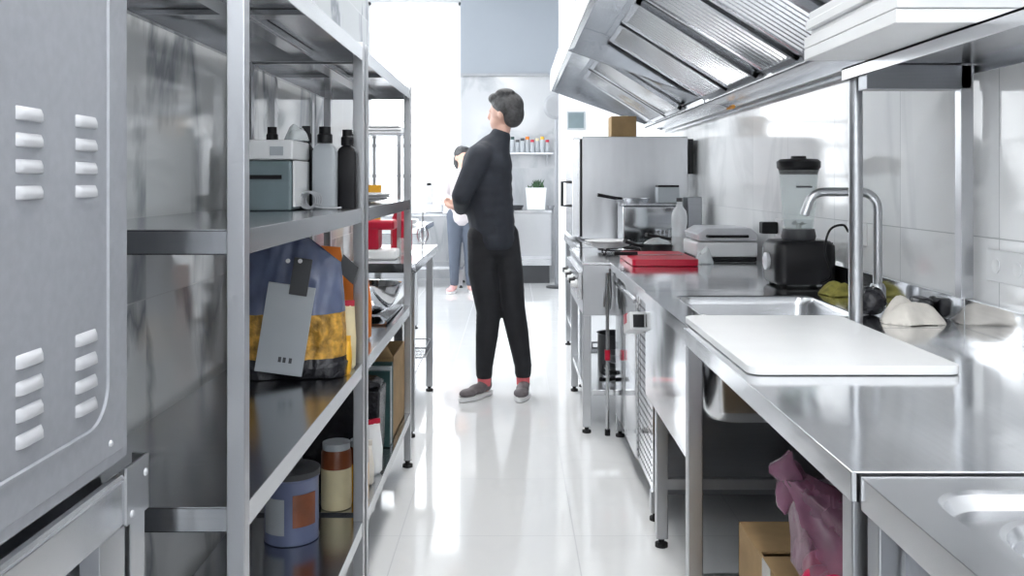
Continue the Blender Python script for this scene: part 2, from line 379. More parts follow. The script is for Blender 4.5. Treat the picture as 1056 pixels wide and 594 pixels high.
# refrigerated undercounter
t = thing('undercounter_fridge', (0, 0, 0), 'steel undercounter fridge with mirror doors and perforated grille, under the blender', 'undercounter fridge')
hollow_top(MB(), .485, 1.235, 3.295, 4.455, h, .043).build('worktop', 'top', t, bev=.0015)
MB().box(.535, 1.23, 3.31, 4.44, .10, .80).build('body', 'dark_steel', t)
for a, c in ((3.70, 4.05), (4.07, 4.43)):
    d = MB().box(.508, .534, a, c, .11, .79, .004).build('door', 'mirror', t)
    MB().box(.500, .512, a+.01, c-.01, .745, .765, .004).build('handle', 'steel', d)
gm = MB()
gm.box(.518, .534, 3.315, 3.69, .11, .79)
gp = gm.build('grille', 'mirror', t)
gm = MB()
for i in range(11):
    for j in range(22):
        yy = 3.345+i*.032; zz = .14+j*.029
        gm.poly([(.5175, yy+.0055*math.cos(k*PI/3), zz+.0055*math.sin(k*PI/3)) for k in range(6)], (-.0008, 0, 0))
gm.build('perforations', 'dark', gp, smooth=False)
legs(t, [(.53, 3.33), (1.2, 3.33), (.53, 4.42), (1.2, 4.42)], .11)
backsplash(t, 3.295, 4.455, h)
# control packet sticking out at the fridge corner
t = thing('dispenser_box', (.478, 3.50, .70), 'small white and red box with black end fixed below counter edge', 'box')
m = MB(); m.box(-.035, .035, -.09, .09, -.035, .035, .006); o = m.build('body', 'white', t)
MB().box(-.020, .022, -.094, -.088, -.024, .024).build('black_end', 'black', t)
MB().box(-.037, -.02, -.02, .06, .0, .036).build('red_label', 'red', t)
t.rotation_euler = (math.radians(-14), 0, 0)
# stove
t = thing('gas_range', (0, 0, 0), 'steel gas range jutting into the aisle, with control knobs', 'stove')
m = MB(); m.box(.345, 1.24, 4.46, 5.43, .835, .85, .003); m.build('hob_top', 'top', t)
m = MB(); m.box(.352, 1.235, 4.468, 5.42, .585, .834, .002); m.build('body', 'steel_side', t)
m = MB(); m.box(.328, .352, 4.50, 5.40, .66, .80, .003); kp = m.build('control_panel', 'steel', t)
for i in range(6):
    MB().lathe([(0, 0), (.022, 0), (.022, .006), (.016, .010), (.014, .03), (0, .031)], (.328, 4.58+i*.145, .73), 18, rot=Matrix.Rotation(-PI/2, 4, 'Y')).build('knob', 'black' if i % 2 else 'white', kp)
legs(t, [(.372, 4.49), (1.2, 4.49), (.372, 5.38), (1.2, 5.38)], .585)
MB().box(.36, 1.22, 4.48, 5.40, .185, .215, .003).build('lower_shelf', 'steel', t)
for x in (.62, 1.0):
    for y in (5.12,):
        g = MB(); 
        for a in range(4):
            c_, s_ = math.cos(a*PI/2+PI/4), math.sin(a*PI/2+PI/4)
            g.tube([(x+c_*.03, y+s_*.03, .872), (x+c_*.13, y+s_*.13, .872), (x+c_*.14, y+s_*.14, .851)], .005, 6)
        g.tube([(x+.13*math.cos(k*PI/10), y+.13*math.sin(k*PI/10), .865) for k in range(20)], .005, 6, closed=True)
        g.build('burner_grate', 'black', t)
# oven stand + upright oven
t = thing('oven_stand', (0, 0, 0), 'steel stand under the upright oven beyond the gas range', 'table')
hollow_top(MB(), .40, 1.24, 5.46, 6.95, .85, .05).build('worktop', 'top', t)
legs(t, [(.43, 5.49), (1.2, 5.49), (.43, 6.9), (1.2, 6.9)], .845)
MB().box(.42, 1.22, 5.5, 6.9, .20, .23).build('lower_shelf', 'steel', t)
t = thing('upright_oven', (0, 0, 0), 'tall steel oven with door facing the aisle, beyond the gas range', 'oven')
MB().box(.478, 1.20, 6.15, 6.88, .855, 1.555, .006).build('body', 'steel_side', t)
d = MB().box(.412, .466, 6.15, 6.88, .87, 1.545, .006).build('door', 'steel', t)
MB().tube([(.412, 6.30, 1.245), (.35, 6.30, 1.245), (.35, 6.30, 1.08), (.412, 6.30, 1.08)], .011, 8).build('handle', 'black', d)
MB().box(.462, .480, 6.17, 6.86, .87, 1.54).build('door_seal', 'black', t)
MB().box(1.201, 1.24, 6.16, 6.5, 1.30, 1.54, .004).build('cable_duct', 'black', t)
# ---- hood
def hood(y0, y1, filters, label):
    t = thing('extractor_hood', (0, 0, 0), label, 'extractor hood')
    lx = .32; lz = 2.0
    # front lip plate (vertical face), inner return
    MB().box(lx, lx+.006, y0, y1, lz, 2.16).build('front_lip', 'white', t)
    m = MB(); m.poly([(lx, y0, 2.16), (lx, y0, 2.17), (.95, y0, 2.75), (1.26, y0, 2.75), (1.26, y0, 2.74), (.95, y0, 2.74)], (0, y1-y0, 0)); m.build('canopy', 'hood', t)
    m = MB(); m.poly([(lx+.006, y0+.01, 2.0), (lx+.03, y0+.01, 2.0), (lx+.03, y0+.01, 2.015), (lx+.012, y0+.01, 2.015), (lx+.012, y0+.01, 2.15), (.545, y0+.01, 2.085), (.545, y0+.01, 2.092), (lx+.006, y0+.01, 2.16)], (0, y1-y0-.02, 0)); m.build('inner_plate', 'hood', t)
    # sloped backing plate from (.54,2.085) down to (1.13,1.715)
    m = MB(); m.poly([(.535, y0+.01, 2.085), (1.14, y0+.01, 1.715), (1.14, y0+.01, 1.725), (.535, y0+.01, 2.095)], (0, y1-y0-.02, 0)); m.build('sloped_panel', 'hood', t)
    # gutter
    m = MB(); m.box(1.10, 1.235, y0+.005, y1-.005, 1.69, 1.70); m.box(1.10, 1.106, y0+.005, y1-.005, 1.69, 1.73); m.box(1.235, 1.262, y0, y1, 1.665, 2.74)
    m.build('gutter', 'steel', t, bev=.002)
    # end panels
    for y in (y0, y1-.006):
        m = MB(); m.poly([(lx, y, 2.0), (1.262, y, 1.665), (1.262, y, 2.74), (.95, y, 2.74), (lx, y, 2.16)], (0, .006, 0)); m.build('end_panel', 'hood', t)
    u = Vector((1.13-.545, 0, 1.715-2.08)); Lf = u.length; u.normalize(); nrm = Vector((u.z, 0, -u.x)); nrm = nrm if nrm.z < 0 else -nrm
    P0 = Vector((.545, 0, 2.08))
    for a, b2 in filters:
        def pt(s, y, d): p = P0 + u*s + nrm*d; return (p.x, y, p.z)
        fr = MB()
        for s0, s1, ya, yb in ((.02, .045, a, b2), (Lf-.06, Lf-.035, a, b2), (.02, Lf-.035, a, a+.02), (.02, Lf-.035, b2-.02, b2)):
            fr.poly([pt(s0, ya, .006), pt(s1, ya, .006), pt(s1, ya, .032), pt(s0, ya, .032)], (0, yb-ya, 0))
        f = fr.build('grease_filter', 'filt', t)
        n = max(5, int((b2-a-.04)/.046)); m = MB(); st = (b2-a-.04)/n
        for k in range(n):
            c = a+.02+st*(k+.5); w2 = st*.33
            m.poly([pt(.045, c-w2, .012), pt(.045, c-w2*.5, .026), pt(.045, c+w2*.5, .026), pt(.045, c+w2, .012)], tuple(u*(Lf-.105)))
        m.build('baffle', 'filt', f)
    return t
hood(2.55, 5.15, ((2.86, 3.36), (3.42, 3.86), (4.00, 4.50), (4.56, 5.08)), 'near steel extractor hood with wide ribbed filters over the worktops')
hood(5.17, 7.48, ((5.80, 6.34), (6.40, 6.96)), 'far steel extractor hood joined to the near one, ending above the oven')
t = thing('gas_valve', (1.215, 4.98, 1.66), 'small brass valve under the hood gutter', 'valve')
MB().tube([(0, -.03, 0), (0, .03, 0)], .012, 10).build('body', 'brass', t); MB().tube([(0, 0, 0), (-.03, 0, -.01)], .006, 8).build('lever', 'orange' if 0 else 'brass', t)
t = thing('wall_pipe', (0, 0, 0), 'thin steel pipe running along the wall under the hood', 'pipe')
MB().tube([(1.245, 2.7, 1.645), (1.245, 7.3, 1.645)], .010, 8).build('tube', 'steel', t)
# ---- wall shelf on posts, right
t = thing('overshelf', (0, 0, 0), 'steel shelf on posts above the sink, holding white panels', 'shelf')
m = MB(); m.box(.95, 1.25, .9, 2.60, 1.568, 1.575); m.box(.95, .954, .9, 2.60, 1.54, 1.575); m.box(.95, 1.25, 2.596, 2.60, 1.54, 1.575); m.box(1.246, 1.25, .9, 2.60, 1.54, 1.6); m.build('shelf', 'steel', t, bev=.001)
MB().tube([(.985, 2.585, .8505), (.985, 2.585, 1.567)], .0195, 20).build('post', 'steel_side', t)
MB().box(1.215, 1.249, 2.44, 2.475, .932, 1.567, .002).build('wall_post', 'steel_side', t)
MB().box(.96, 1.245, 2.44, 2.50, 1.50, 1.566, .002).build('bracket', 'dark_steel', t)
MB().box(.96, 1.245, 1.60, 1.65, 1.50, 1.566, .002).build('bracket', 'dark_steel', t)
# white slabs on overshelf
z = 1.576
for k, (x0, y0, y1, th) in enumerate(((.790, 1.855, 2.44, .030), (.790, 1.850, 2.44, .030), (.803, 1.87, 2.42, .016), (.790, 1.80, 2.43, .024), (.800, 1.82, 2.43, .024))):
    nmz = ('lowest', 'second from the bottom', 'middle and slightly inset', 'second from the top', 'topmost')[k]
    o = MB().box(x0, 1.235, y0, y1, z, z+th, .003).build('foam_panel', 'foam')
    tag(o, 'white flat panel overhanging the overshelf, %s of its stack' % nmz, 'panel', 'white panels stacked on the overshelf'); z += th+.001
# wall sockets
def socket(y, z, w, label, holes=True):
    t = thing('wall_socket', (1.27, y, z), label, 'wall socket')
    MB().box(-.014, 0, -w/2, w/2, -.042, .042, .003).build('plate', 'white', t)
    for k in (-1, 1):
        MB().lathe([(0, -.002), (.019, -.002), (.019, .002), (.014, .001), (0, .001)], (-.014, k*w/4, 0), 18, rot=Matrix.Rotation(-PI/2, 4, 'Y')).build('outlet', 'foam', t)
socket(2.29, 1.03, .20, 'white double wall socket above the backsplash at the right edge')
socket(3.30, 1.06, .15, 'white wall socket behind and right of the blender')
socket(4.25, 1.03, .11, 'white wall socket left of the blender with a black plug')
t = thing('power_plug', (1.255, 4.28, 1.03), 'black power plug in the wall socket left of the blender', 'plug')
MB().box(-.075, 0, -.03, .03, -.028, .028, .006).build('body', 'black', t)
# ------------------------------------------------------------------ big left oven on stand
t = thing('convection_oven', (0, 0, 0), 'large grey oven on a steel stand at the left edge, louvred side', 'oven')
MB().box(-1.34, -.582, .35, 1.366, .834, 1.80, .004).build('body', 'ovenp', t)
m = MB(); m.box(-.583, -.579, .36, 1.345, .853, 1.78, .001); sp = m.build('side_panel', 'ovenp', t)
# embossed field: raised rounded frame line
m = MB(); pts = rrect(.45, 1.292, .905, 1.72, .06, 8)
m.tube([(-.5795, y, z) for y, z in pts], .0045, 6, closed=True); m.build('embossing', 'ovenp', sp)
for yc in (1.081, 1.225):
    for base in (1.33, 1.037):
        for k in range(4):
            zc = base-k*.0313
            m = MB(); y0, y1 = yc-.03, yc+.03
            # hood-like louvre: bulges out, open at its bottom
            prof = [(0, .009), (.004, .008), (.008, .002), (.009, -.006), (.006, -.0075), (0, -.008)]
            rings = []
            for yy, s in ((y0, .0), (y0+.004, .6), (y0+.010, .95), (yc, 1), (y1-.010, .95), (y1-.004, .6), (y1, 0)):
                rings.append([m.b.verts.new((-.580+max(d*s, .0002), yy, zc+zz)) for d, zz in prof])
            for a, b2 in zip(rings, rings[1:]):
                for i in range(len(prof)-1): m.b.faces.new((a[i], a[i+1], b2[i+1], b2[i]))
            m.build('louvre', 'louvre', sp, sharp=80)
for y, z in ((1.30, .872), (1.30, 1.74)):
    MB().ball((-.579, y, z), (.004, .005, .005), 10).build('screw', 'louvre', sp)
t = thing('oven_stand', (0, 0, 0), 'steel stand with bolted corner bracket under the grey louvred oven', 'table')
m = MB(); m.box(-.60, -.578, .35, 1.35, .737, .806, .004); m.tube([(-.586, .35, .808), (-.586, 1.345, .808)], .008, 8); m.build('rail', 'steel', t)
MB().box(-.61, -.580, 1.27, 1.352, 0, .736, .002).build('leg', 'steel_side', t)
MB().box(-.61, -.580, 1.372, 1.425, 0, .80, .002).build('leg', 'steel_side', t)
MB().box(-.61, -.580, .40, .46, 0, .736, .002).build('leg', 'steel_side', t)
MB().box(-1.33, -1.29, 1.30, 1.34, 0, .83, .002).build('leg', 'steel_side', t)
MB().box(-1.33, -1.29, .40, .44, 0, .83, .002).build('leg', 'steel_side', t)
MB().box(-1.33, -.62, .36, 1.36, .79, .832).build('top_frame', 'dark_steel', t)
MB().box(-1.30, -.63, .42, 1.36, .10, .73).build('inner_panel', 'ovenp', t)
m = MB(); m.box(-.5785, -.574, 1.345, 1.427, .735, .822, .001); m.box(-.60, -.574, 1.423, 1.427, .735, .822, .001); bk = m.build('corner_bracket', 'steel_side', t)
for y, z in ((1.412, .795), (1.362, .748)): MB().ball((-.574, y, z), (.004, .006, .006), 10).build('bolt', 'louvre', bk)
# ------------------------------------------------------------------ items on the right counters
m = MB(); pts = rrect(.487, .930, 1.852, 2.558, .03, 6)
m.b.faces.new([m.b.verts.new((x, y, .8515)) for x, y in pts]); 
ext = bmesh.ops.extrude_face_region(m.b, geom=m.b.faces[:]); bmesh.ops.translate(m.b, vec=(0, 0, .019), verts=[v for v in ext['geom'] if isinstance(v, bmesh.types.BMVert)])
tag(m.build('cutting_board', 'poly', bev=.003), 'large thick white cutting board on the steel prep table', 'cutting board')
m = MB(); pts = rrect(.565, .878, 4.23, 4.74, .02, 5)
m.b.faces.new([m.b.verts.new((x, y, .8515)) for x, y in pts]); ext = bmesh.ops.extrude_face_region(m.b, geom=m.b.faces[:]); bmesh.ops.translate(m.b, vec=(0, 0, .032), verts=[v for v in ext['geom'] if isinstance(v, bmesh.types.BMVert)])
tag(m.build('cutting_board', 'red', bev=.003), 'thick red cutting board with a knife on it', 'cutting board')
t = thing('knife', (.71, 4.46, .885), 'dark kitchen knife lying on the red cutting board', 'knife', rz=.12)
MB().poly([(-.10, -.004, 0), (.13, -.012, 0), (.15, .012, 0), (-.10, .028, 0)], (0, 0, .002)).build('blade', 'steel', t); MB().box(-.10-.11, -.09, -.004, .02, 0, .018, .005).build('handle', 'black', t)
# blender
t = thing('blender', (1.112, 3.50, .851), 'black blender with clear jug beside the sink', 'blender')
m = MB(); prof = [(.0, .008), (.108, .008), (.116, .02), (.118, .10), (.116, .155), (.100, .172), (0, .172)]
# squared base by rounded rings
rings = []
for r, z in prof[1:-1]: rings.append([m.b.verts.new((x, y, z)) for x, y in rrect(-r, r, -r*.9, r*.9, r*.35, 6)])
for a, b2 in zip(rings, rings[1:]):
    for i in range(len(a)): m.b.faces.new((a[i], a[(i+1) % len(a)], b2[(i+1) % len(a)], b2[i]))
m.b.faces.new(rings[0][::-1]); m.b.faces.new(rings[-1]); bs = m.build('motor_base', 'black', t, sharp=50)
for x in (-.08, .08):
    for y in (-.07, .07): MB().lathe([(0, 0), (.014, 0), (.012, .01), (0, .01)], (x, y, 0), 12).build('foot', 'rubber', t)
MB().lathe([(0, 0), (.034, 0), (.034, .012), (.02, .018), (0, .018)], (-.118, 0, .09), 20, rot=Matrix.Rotation(-PI/2, 4, 'Y')).build('dial', 'louvre', bs)
MB().lathe([(0, .172), (.062, .172), (.066, .185), (.060, .215), (.0, .215)], n=28).build('jug_collar', 'dark', t)
jg = MB().lathe([(.052, .20), (.060, .26), (.068, .36), (.074, .435), (.078, .442), (.072, .436), (.064, .36), (.056, .262), (.048, .204), (0, .204)], n=32).build('jug', 'glass', t, sharp=70)
MB().poly([(.03, -.066, .375), (-.03, -.066, .375), (-.03, -.066, .382), (.03, -.066, .382)], (0, -.004, 0)).build('print_mark', 'dark', jg)
MB().lathe([(0, .21), (.05, .21), (.054, .25), (.0, .25)], n=24).build('blade_housing', 'glass', jg)
m = MB()
for k in range(4):
    a = k*PI/2; m.poly([(0, 0, .225), (.035*math.cos(a), .035*math.sin(a), .235+.01*(k % 2)), (.035*math.cos(a+.5), .035*math.sin(a+.5), .235)], (0, 0, .002))
m.lathe([(0, .205), (.012, .205), (.01, .235), (0, .238)]); m.build('blades', 'dark_steel', jg)
m = MB(); m.lathe([(0, .425), (.070, .425), (.076, .445), (.082, .452), (.083, .475), (.070, .485), (.03, .487), (.028, .497), (0, .498)], n=32); m.build('lid', 'black', t)
m = MB(); m.tube([(.118, .02, .06), (.13, .03, .15), (.13, .0, .16), (.12, -.02, .05)], .004, 6); m.free if 0 else None
m.build('cord_loop', 'black', t)
def smooth_path(ctrl, n=10):
    P = [Vector(p) for p in ctrl]; P = [P[0]*2-P[1]]+P+[P[-1]*2-P[-2]]; out = []
    for i in range(1, len(P)-2):
        for k in range(n):
            s = k/n; a, b_, c, d = P[i-1:i+3]
            out.append(.5*((2*b_)+(c-a)*s+(2*a-5*b_+4*c-d)*s*s+(3*b_-a-3*c+d)*s**3))
    return out+[P[-2]]
m = MB().tube(smooth_path([(1.235, 3.31, 1.065), (1.21, 3.30, 1.09), (1.17, 3.32, 1.07), (1.155, 3.33, .99), (1.19, 3.36, .90), (1.16, 3.42, .862), (1.20, 3.5, .858)]), .0045, 8)
o = m.build('power_cord', 'black', t); o.matrix_parent_inverse = Matrix.Translation(-t.location)
# faucet
t = thing('faucet', (1.175, 2.90, .851), 'tall steel gooseneck faucet at the right of the sink', 'faucet')
MB().lathe([(0, 0), (.026, 0), (.026, .055), (.020, .07), (0, .07)], n=24).build('base', 'steel_side', t)
path = [(0, 0, .05), (0, 0, .30)]+[(-.055+.055*math.cos(a), 0, .31+.055*math.sin(a)) for a in [k*PI/2/8 for k in range(9)]]+[(-.17, 0, .365)]+[(-.17-.055*math.sin(a), 0, .31+.055*math.cos(a)) for a in [k*PI/2/8*.8 for k in range(1, 9)]]+[(-.235, 0, .29)]
MB().tube(path, .0145, 16).build('spout', 'steel_side', t)
m = MB(); m.tube([(-.01, -.02, .04), (-.055, -.03, .035)], .013, 12); m.tube([(-.055, -.03, .03), (-.075, -.035, .085)], .006, 8); m.build('lever', 'white', t)
# sponge ball, cloth etc
m = MB(); m.ball((1.075, 2.70, .893), (.044, .044, .041), 28)
for v in m.b.verts:
    n = v.co-Vector((1.075, 2.70, .893)); v.co += n.normalized()*random.uniform(-.0035, .0035)
tag(m.build('scouring_pad', 'wrap'), 'black round scouring pad in front of the faucet', 'scouring pad')
def heap(name, mat, c, sx, sy, sz, label, cat, seed=1, n=26, ridges=5, up=3, kind='b'):
    rnd = random.Random(seed); m = MB(); V = []
    ph = [rnd.uniform(0, 6) for _ in range(6)]
    for i in range(n):
        row = []
        for j in range(n):
            u, v = i/(n-1)*2-1, j/(n-1)*2-1
            r = math.sqrt(u*u+v*v); e = max(0, 1-r**up)
            w = .5+.5*math.sin(ridges*u+ph[0]+2*math.sin(3*v+ph[1]))*math.cos(ridges*.8*v+ph[2])
            z = sz*(e*(.45+.55*w)+.04*rnd.random()*e)
            k = 1/max(1, r)*min(1, r) if r > 1 else 1
            row.append(m.b.verts.new((c[0]+u*k*sx*(1+.12*math.sin(4*v+ph[3])), c[1]+v*k*sy*(1+.12*math.sin(5*u+ph[4])), c[2]+.001+z)))
        V.append(row)
    for i in range(n-1):
        for j in range(n-1): m.b.faces.new((V[i][j], V[i+1][j], V[i+1][j+1], V[i][j+1]))
    o = m.build(name, mat, sharp=80); sd = o.modifiers.new('s', 'SOLIDIFY'); sd.thickness = .002; sd.offset = 1
    return tag(o, label, cat)
heap('cleaning_cloth', 'cloth', (1.13, 2.56, .851), .085, .07, .075, 'crumpled off-white cloth on the counter right of the white cutting board', 'cloth', 3, ridges=3.2, n=40, up=3)
heap('cleaning_cloth', 'ycloth', (1.15, 3.18, .851), .06, .07, .045, 'yellow green cloth between blender and faucet', 'cloth', 5)
m = MB(); m.box(1.185, 1.228, 2.62, 2.70, .852, .91, .012); tag(m.build('sponge', 'wrap'), 'dark sponge against the backsplash behind the off-white cloth', 'sponge')
# white machine (contact grill / sealer)
t = thing('vacuum_sealer', (1.075, 4.68, .851), 'white countertop machine with rounded lid behind the blender', 'kitchen machine')
MB().box(-.15, .15, -.17, .17, .0, .02, .004).build('base', 'black', t)
MB().box(-.155, .155, -.175, .175, .02, .095, .012).build('body', 'white', t)
m = MB(); m.poly([(-.14, -.17, .10), (.15, -.17, .10), (.155, -.17, .13), (.12, -.17, .165), (-.10, -.17, .165), (-.15, -.17, .135)], (0, .34, 0)); m.build('lid', 'louvre', t, bev=.006)
MB().tube([(-.10, -.176, .125), (-.10, -.20, .125), (.10, -.20, .125), (.10, -.176, .125)], .007, 8).build('handle', 'black', t)
heap('plastic_wrap', 'pet', (.935, 4.40, .851), .045, .06, .08, 'crumpled clear plastic wrap left of the white machine', 'plastic wrap', 8)
# water bottle
t = thing('water_bottle', (.915, 4.93, .851), 'clear plastic water bottle behind the red cutting board', 'bottle')
MB().lathe([(0, .004), (.036, 0), (.043, .012), (.043, .05), (.040, .055), (.043, .06), (.043, .09), (.040, .095), (.043, .10), (.043, .13), (.038, .15), (.043, .17), (.043, .21), (.036, .24), (.018, .262), (.014, .272), (.014, .295), (0, .295)], n=28).build('body', 'pet', t, sharp=70)
MB().lathe([(0, .288), (.017, .288), (.017, .308), (0, .309)], n=20).build('cap', 'dark', t)
# toaster/steel box before oven
t = thing('steel_container', (.88, 5.80, .851), 'rectangular steel container in front of the upright oven', 'container')
MB().box(-.185, .185, -.14, .14, 0, .245, .012).build('body', 'mirror', t)
MB().box(-.19, .19, -.145, .145, .246, .258, .004).build('lid', 'steel', t)
t = thing('frying_pan', (.80, 5.82, 1.111), 'shallow steel pan with black handle on the steel container', 'pan')
MB().lathe([(0, 0), (.07, 0), (.09, .03), (.094, .03), (.072, -.002)], n=28).build('bowl', 'steel', t)
MB().tube([(-.09, 0, .028), (-.14, -.01, .032), (-.25, -.03, .052)], [.008, .011, .012], 10).build('handle', 'black', t)
t = thing('food_tin', (.99, 5.80, 1.111), 'small white carton with dark lid on the steel container by the wall', 'carton')
MB().box(-.06, .075, -.06, .06, 0, .10, .003).build('body', 'labelg', t); MB().box(-.06, .075, -.06, .06, .101, .115, .005).build('lid', 'black', t)
t = thing('knife_block', (1.15, 5.75, .851), 'dark tall block against the wall beside the steel container', 'block')
MB().box(-.045, .045, -.08, .08, 0, .30, .006).build('body', 'dark_steel', t)
# pans on hob
def pan(loc, r, mat, label, rz, hl=.18, hgt=.05, inn=None):
    t = thing('frying_pan', loc, label, 'pan', rz=rz)
    MB().lathe([(0, 0), (r*.8, 0), (r, hgt), (r*1.02, hgt), (r*.82, -.003), (0, -.003)], n=32).build('bowl', mat, t)
    MB().tube([(-r*.98, 0, hgt*.85), (-r-.05, 0, hgt*1.05), (-r-hl, 0, hgt*1.5)], [.007, .010, .012], 10).build('handle', 'black', t)
    return t
pan((1.0, 5.10, .882), .12, 'black', 'black frying pan on the rear burner behind the water bottle', .5)
pan((.80, 4.98, .853), .10, 'black', 'black frying pan left of the water bottle', .5, .12)
heap('plastic_wrap', 'pet', (.80, 4.98, .905), .07, .06, .035, 'crumpled film lying in the pan left of the water bottle', 'plastic wrap', 11)
for k in range(3):
    o = MB().lathe([(0, 0), (.08, 0), (.125, .014), (.128, .017), (.08, .005), (0, .005)], (.54, 5.12, .875+k*.012), 32).build('plate', 'white')
    tag(o, 'white plate on the left burner of the gas range, %s in its stack' % ('lowest', 'middle', 'top')[k], 'plate', 'plates on the gas range')
t = thing('wire_basket', (1.09, 5.33, .853), 'small wire basket behind the white machine', 'basket')
m = MB()
for z in (0, .04, .08): m.tube([(x, y, z) for x, y in rrect(-.13, .13, -.09, .09, .02, 3)], .003, 6, closed=True)
for k in range(9):
    x = -.12+k*.03
    m.tube([(x, -.09, 0), (x, -.09, .08)], .002, 5); m.tube([(x, .09, 0), (x, .09, .08)], .002, 5); m.tube([(x, -.09, 0), (x, .09, 0)], .002, 5)
m.build('wires', 'steel', t)
# tongs hanging + red pole
t = thing('tongs', (.485, 4.452, .82), 'steel tongs hanging at the corner of the gas range', 'tongs')
m = MB(); m.tube([(0, 0, 0), (-.02, 0, -.10), (-.03, 0, -.19)], .004, 6); m.tube([(0, 0, 0), (.004, 0, -.10), (.0, 0, -.20)], .004, 6); m.build('arms', 'steel', t)
t = thing('broom_pole', (.470, 4.44, 0), 'thin pole with a red band leaning at the gas range corner', 'pole')
MB().tube([(0, 0, .0), (0, 0, .80)], .009, 10).build('pole', 'steel', t); MB().tube([(0, 0, .37), (0, 0, .42)], .014, 10).build('red_band', 'red', t); MB().tube([(0, 0, .0), (0, 0, .03)], .014, 10).build('tip', 'black', t)
# pans under the stove
zz = .216
for k in range(4):
    pan((.60, 4.70, zz), .13-.008*k, 'dark_steel' if k % 2 else 'steel', 'dark pan under the gas range, %s in its stack' % ('lowest', 'second', 'third', 'top')[k], .9+k*.18, .12, .03); zz += .037
t = thing('cooking_pot', (.56, 4.95, .216), 'tall dark pot on the lower shelf of the gas range behind the pans', 'pot')
MB().lathe([(0, 0), (.09, 0), (.09, .20), (.096, .205), (.086, .20), (.086, .01), (0, .01)], n=28).build('body', 'dark', t); MB().tube([(-.09, 0, .15), (-.12, 0, .15), (-.12, 0, .12), (-.09, 0, .12)], .006, 6).build('handle', 'dark_steel', t)
# items on top of the oven
t = thing('picture_frame', (.62, 8.735, 1.84), 'small framed picture on the white wall above the oven', 'picture')
MB().box(-.09, .09, -.012, .004, -.09, .09, .002).build('frame', 'labelg', t); MB().box(-.075, .075, -.014, -.011, -.075, .075).build('print', 'teal', t)
t = thing('cardboard_box', (.80, 6.55, 1.556), 'small brown box on top of the upright oven', 'box')
MB().box(-.09, .09, -.10, .10, 0, .16, .003).build('body', 'card', t); MB().box(-.03, .03, -.101, .101, .158, .162).build('tape', 'cream', t)
# under prep table: cardboard box + pink bag
t = thing('cardboard_box', (0, 0, 0), 'open brown cardboard box on the floor under the steel prep table', 'box')
m = MB(); x0, x1, y0, y1, H = .553, .98, 1.72, 2.20, .42; w = .005
m.box(x0, x1, y0, y1, .001, .006); m.box(x0, x0+w, y0, y1, .006, H); m.box(x1-w, x1, y0, y1, .006, H); m.box(x0, x1, y0, y0+w, .006, H); m.box(x0, x1, y1-w, y1, .006, H)
m.build('body', 'card', t)
MB().box(x0+.005, x1-.005, y1-.18, y1-.006, H-.004, H).build('flap', 'card', t)
MB().box(x0+.005, x1-.005, y0+.01, y0+.29, H-.012, H-.006).build('flap', 'card', t)
MB().box(x0-.0015, x0, 1.93, 1.99, .1, H).build('tape', 'pet', t)
def bagmesh(c, rings, n=40, seed=2, amp=.06, fold=7):
    """closed crumpled sack from (z, rx, ry, dx, dy) rings"""
    rnd = random.Random(seed); ph = [rnd.uniform(0, 6) for _ in range(5)]; m = MB(); R = []
    for k, (z, rx, ry, dx, dy) in enumerate(rings):
        row = []
        for i in range(n):
            a = 2*PI*i/n
            f = 1+amp*(math.sin(fold*a+ph[0]+k*.5)+.6*math.sin((fold*2-1)*a+ph[1]-k*.8)+.5*math.sin(3*a+ph[2]+k))
            row.append(m.b.verts.new((c[0]+dx+rx*f*math.cos(a), c[1]+dy+ry*f*math.sin(a), c[2]+z+rnd.uniform(-.003, .003))))
        R.append(row)
    for a, b2 in zip(R, R[1:]):
        for i in range(n): m.b.faces.new((a[i], a[(i+1) % n], b2[(i+1) % n], b2[i]))
    m.b.faces.new(R[0][::-1]); m.b.faces.new(R[-1])
    return m
t = thing('plastic_bag', (0, 0, 0), 'knotted translucent pink plastic bag lying on the cardboard box', 'bag')
c = (.70, 1.80, .424)
bagmesh(c, [(0, .08, .08, .02, 0), (.01, .13, .11, .02, 0), (.05, .155, .13, .02, 0), (.10, .15, .13, .02, 0), (.15, .115, .11, -.02, 0), (.19, .07, .07, -.07, 0), (.215, .045, .045, -.11, 0), (.235, .032, .03, -.135, 0)], amp=.055).build('sack', 'pink', t, sharp=80)
m = bagmesh((c[0]-.14, c[1], c[2]+.225), [(0, .025, .02, 0, 0), (.018, .034, .02, -.010, 0), (.035, .030, .018, -.016, 0), (.048, .012, .012, -.010, 0), (.062, .004, .004, -.004, 0)], 20, 4, .12); m.build('knot', 'pink', t, sharp=80)
m = bagmesh((c[0]-.155, c[1], c[2]+.165), [(0, .006, .006, 0, 0), (.015, .014, .012, -.004, 0), (.045, .020, .014, 0, 0), (.075, .018, .016, .006, 0)], 16, 9, .12); m.build('handle', 'pink', t, sharp=80)
m = MB()
for k, (a, b2, d) in enumerate(((-.05, -.05, .05), (.03, -.06, .045), (-.01, .03, .05), (.08, .0, .045), (-.08, .03, .03), (-.105, -.05, .03), (-.09, -.09, .035))): m.ball((c[0]+a+.01, c[1]+b2*.9, c[2]+.012+d), (.042, .036, .036), 16)
m.build('contents', 'hotpink', t)
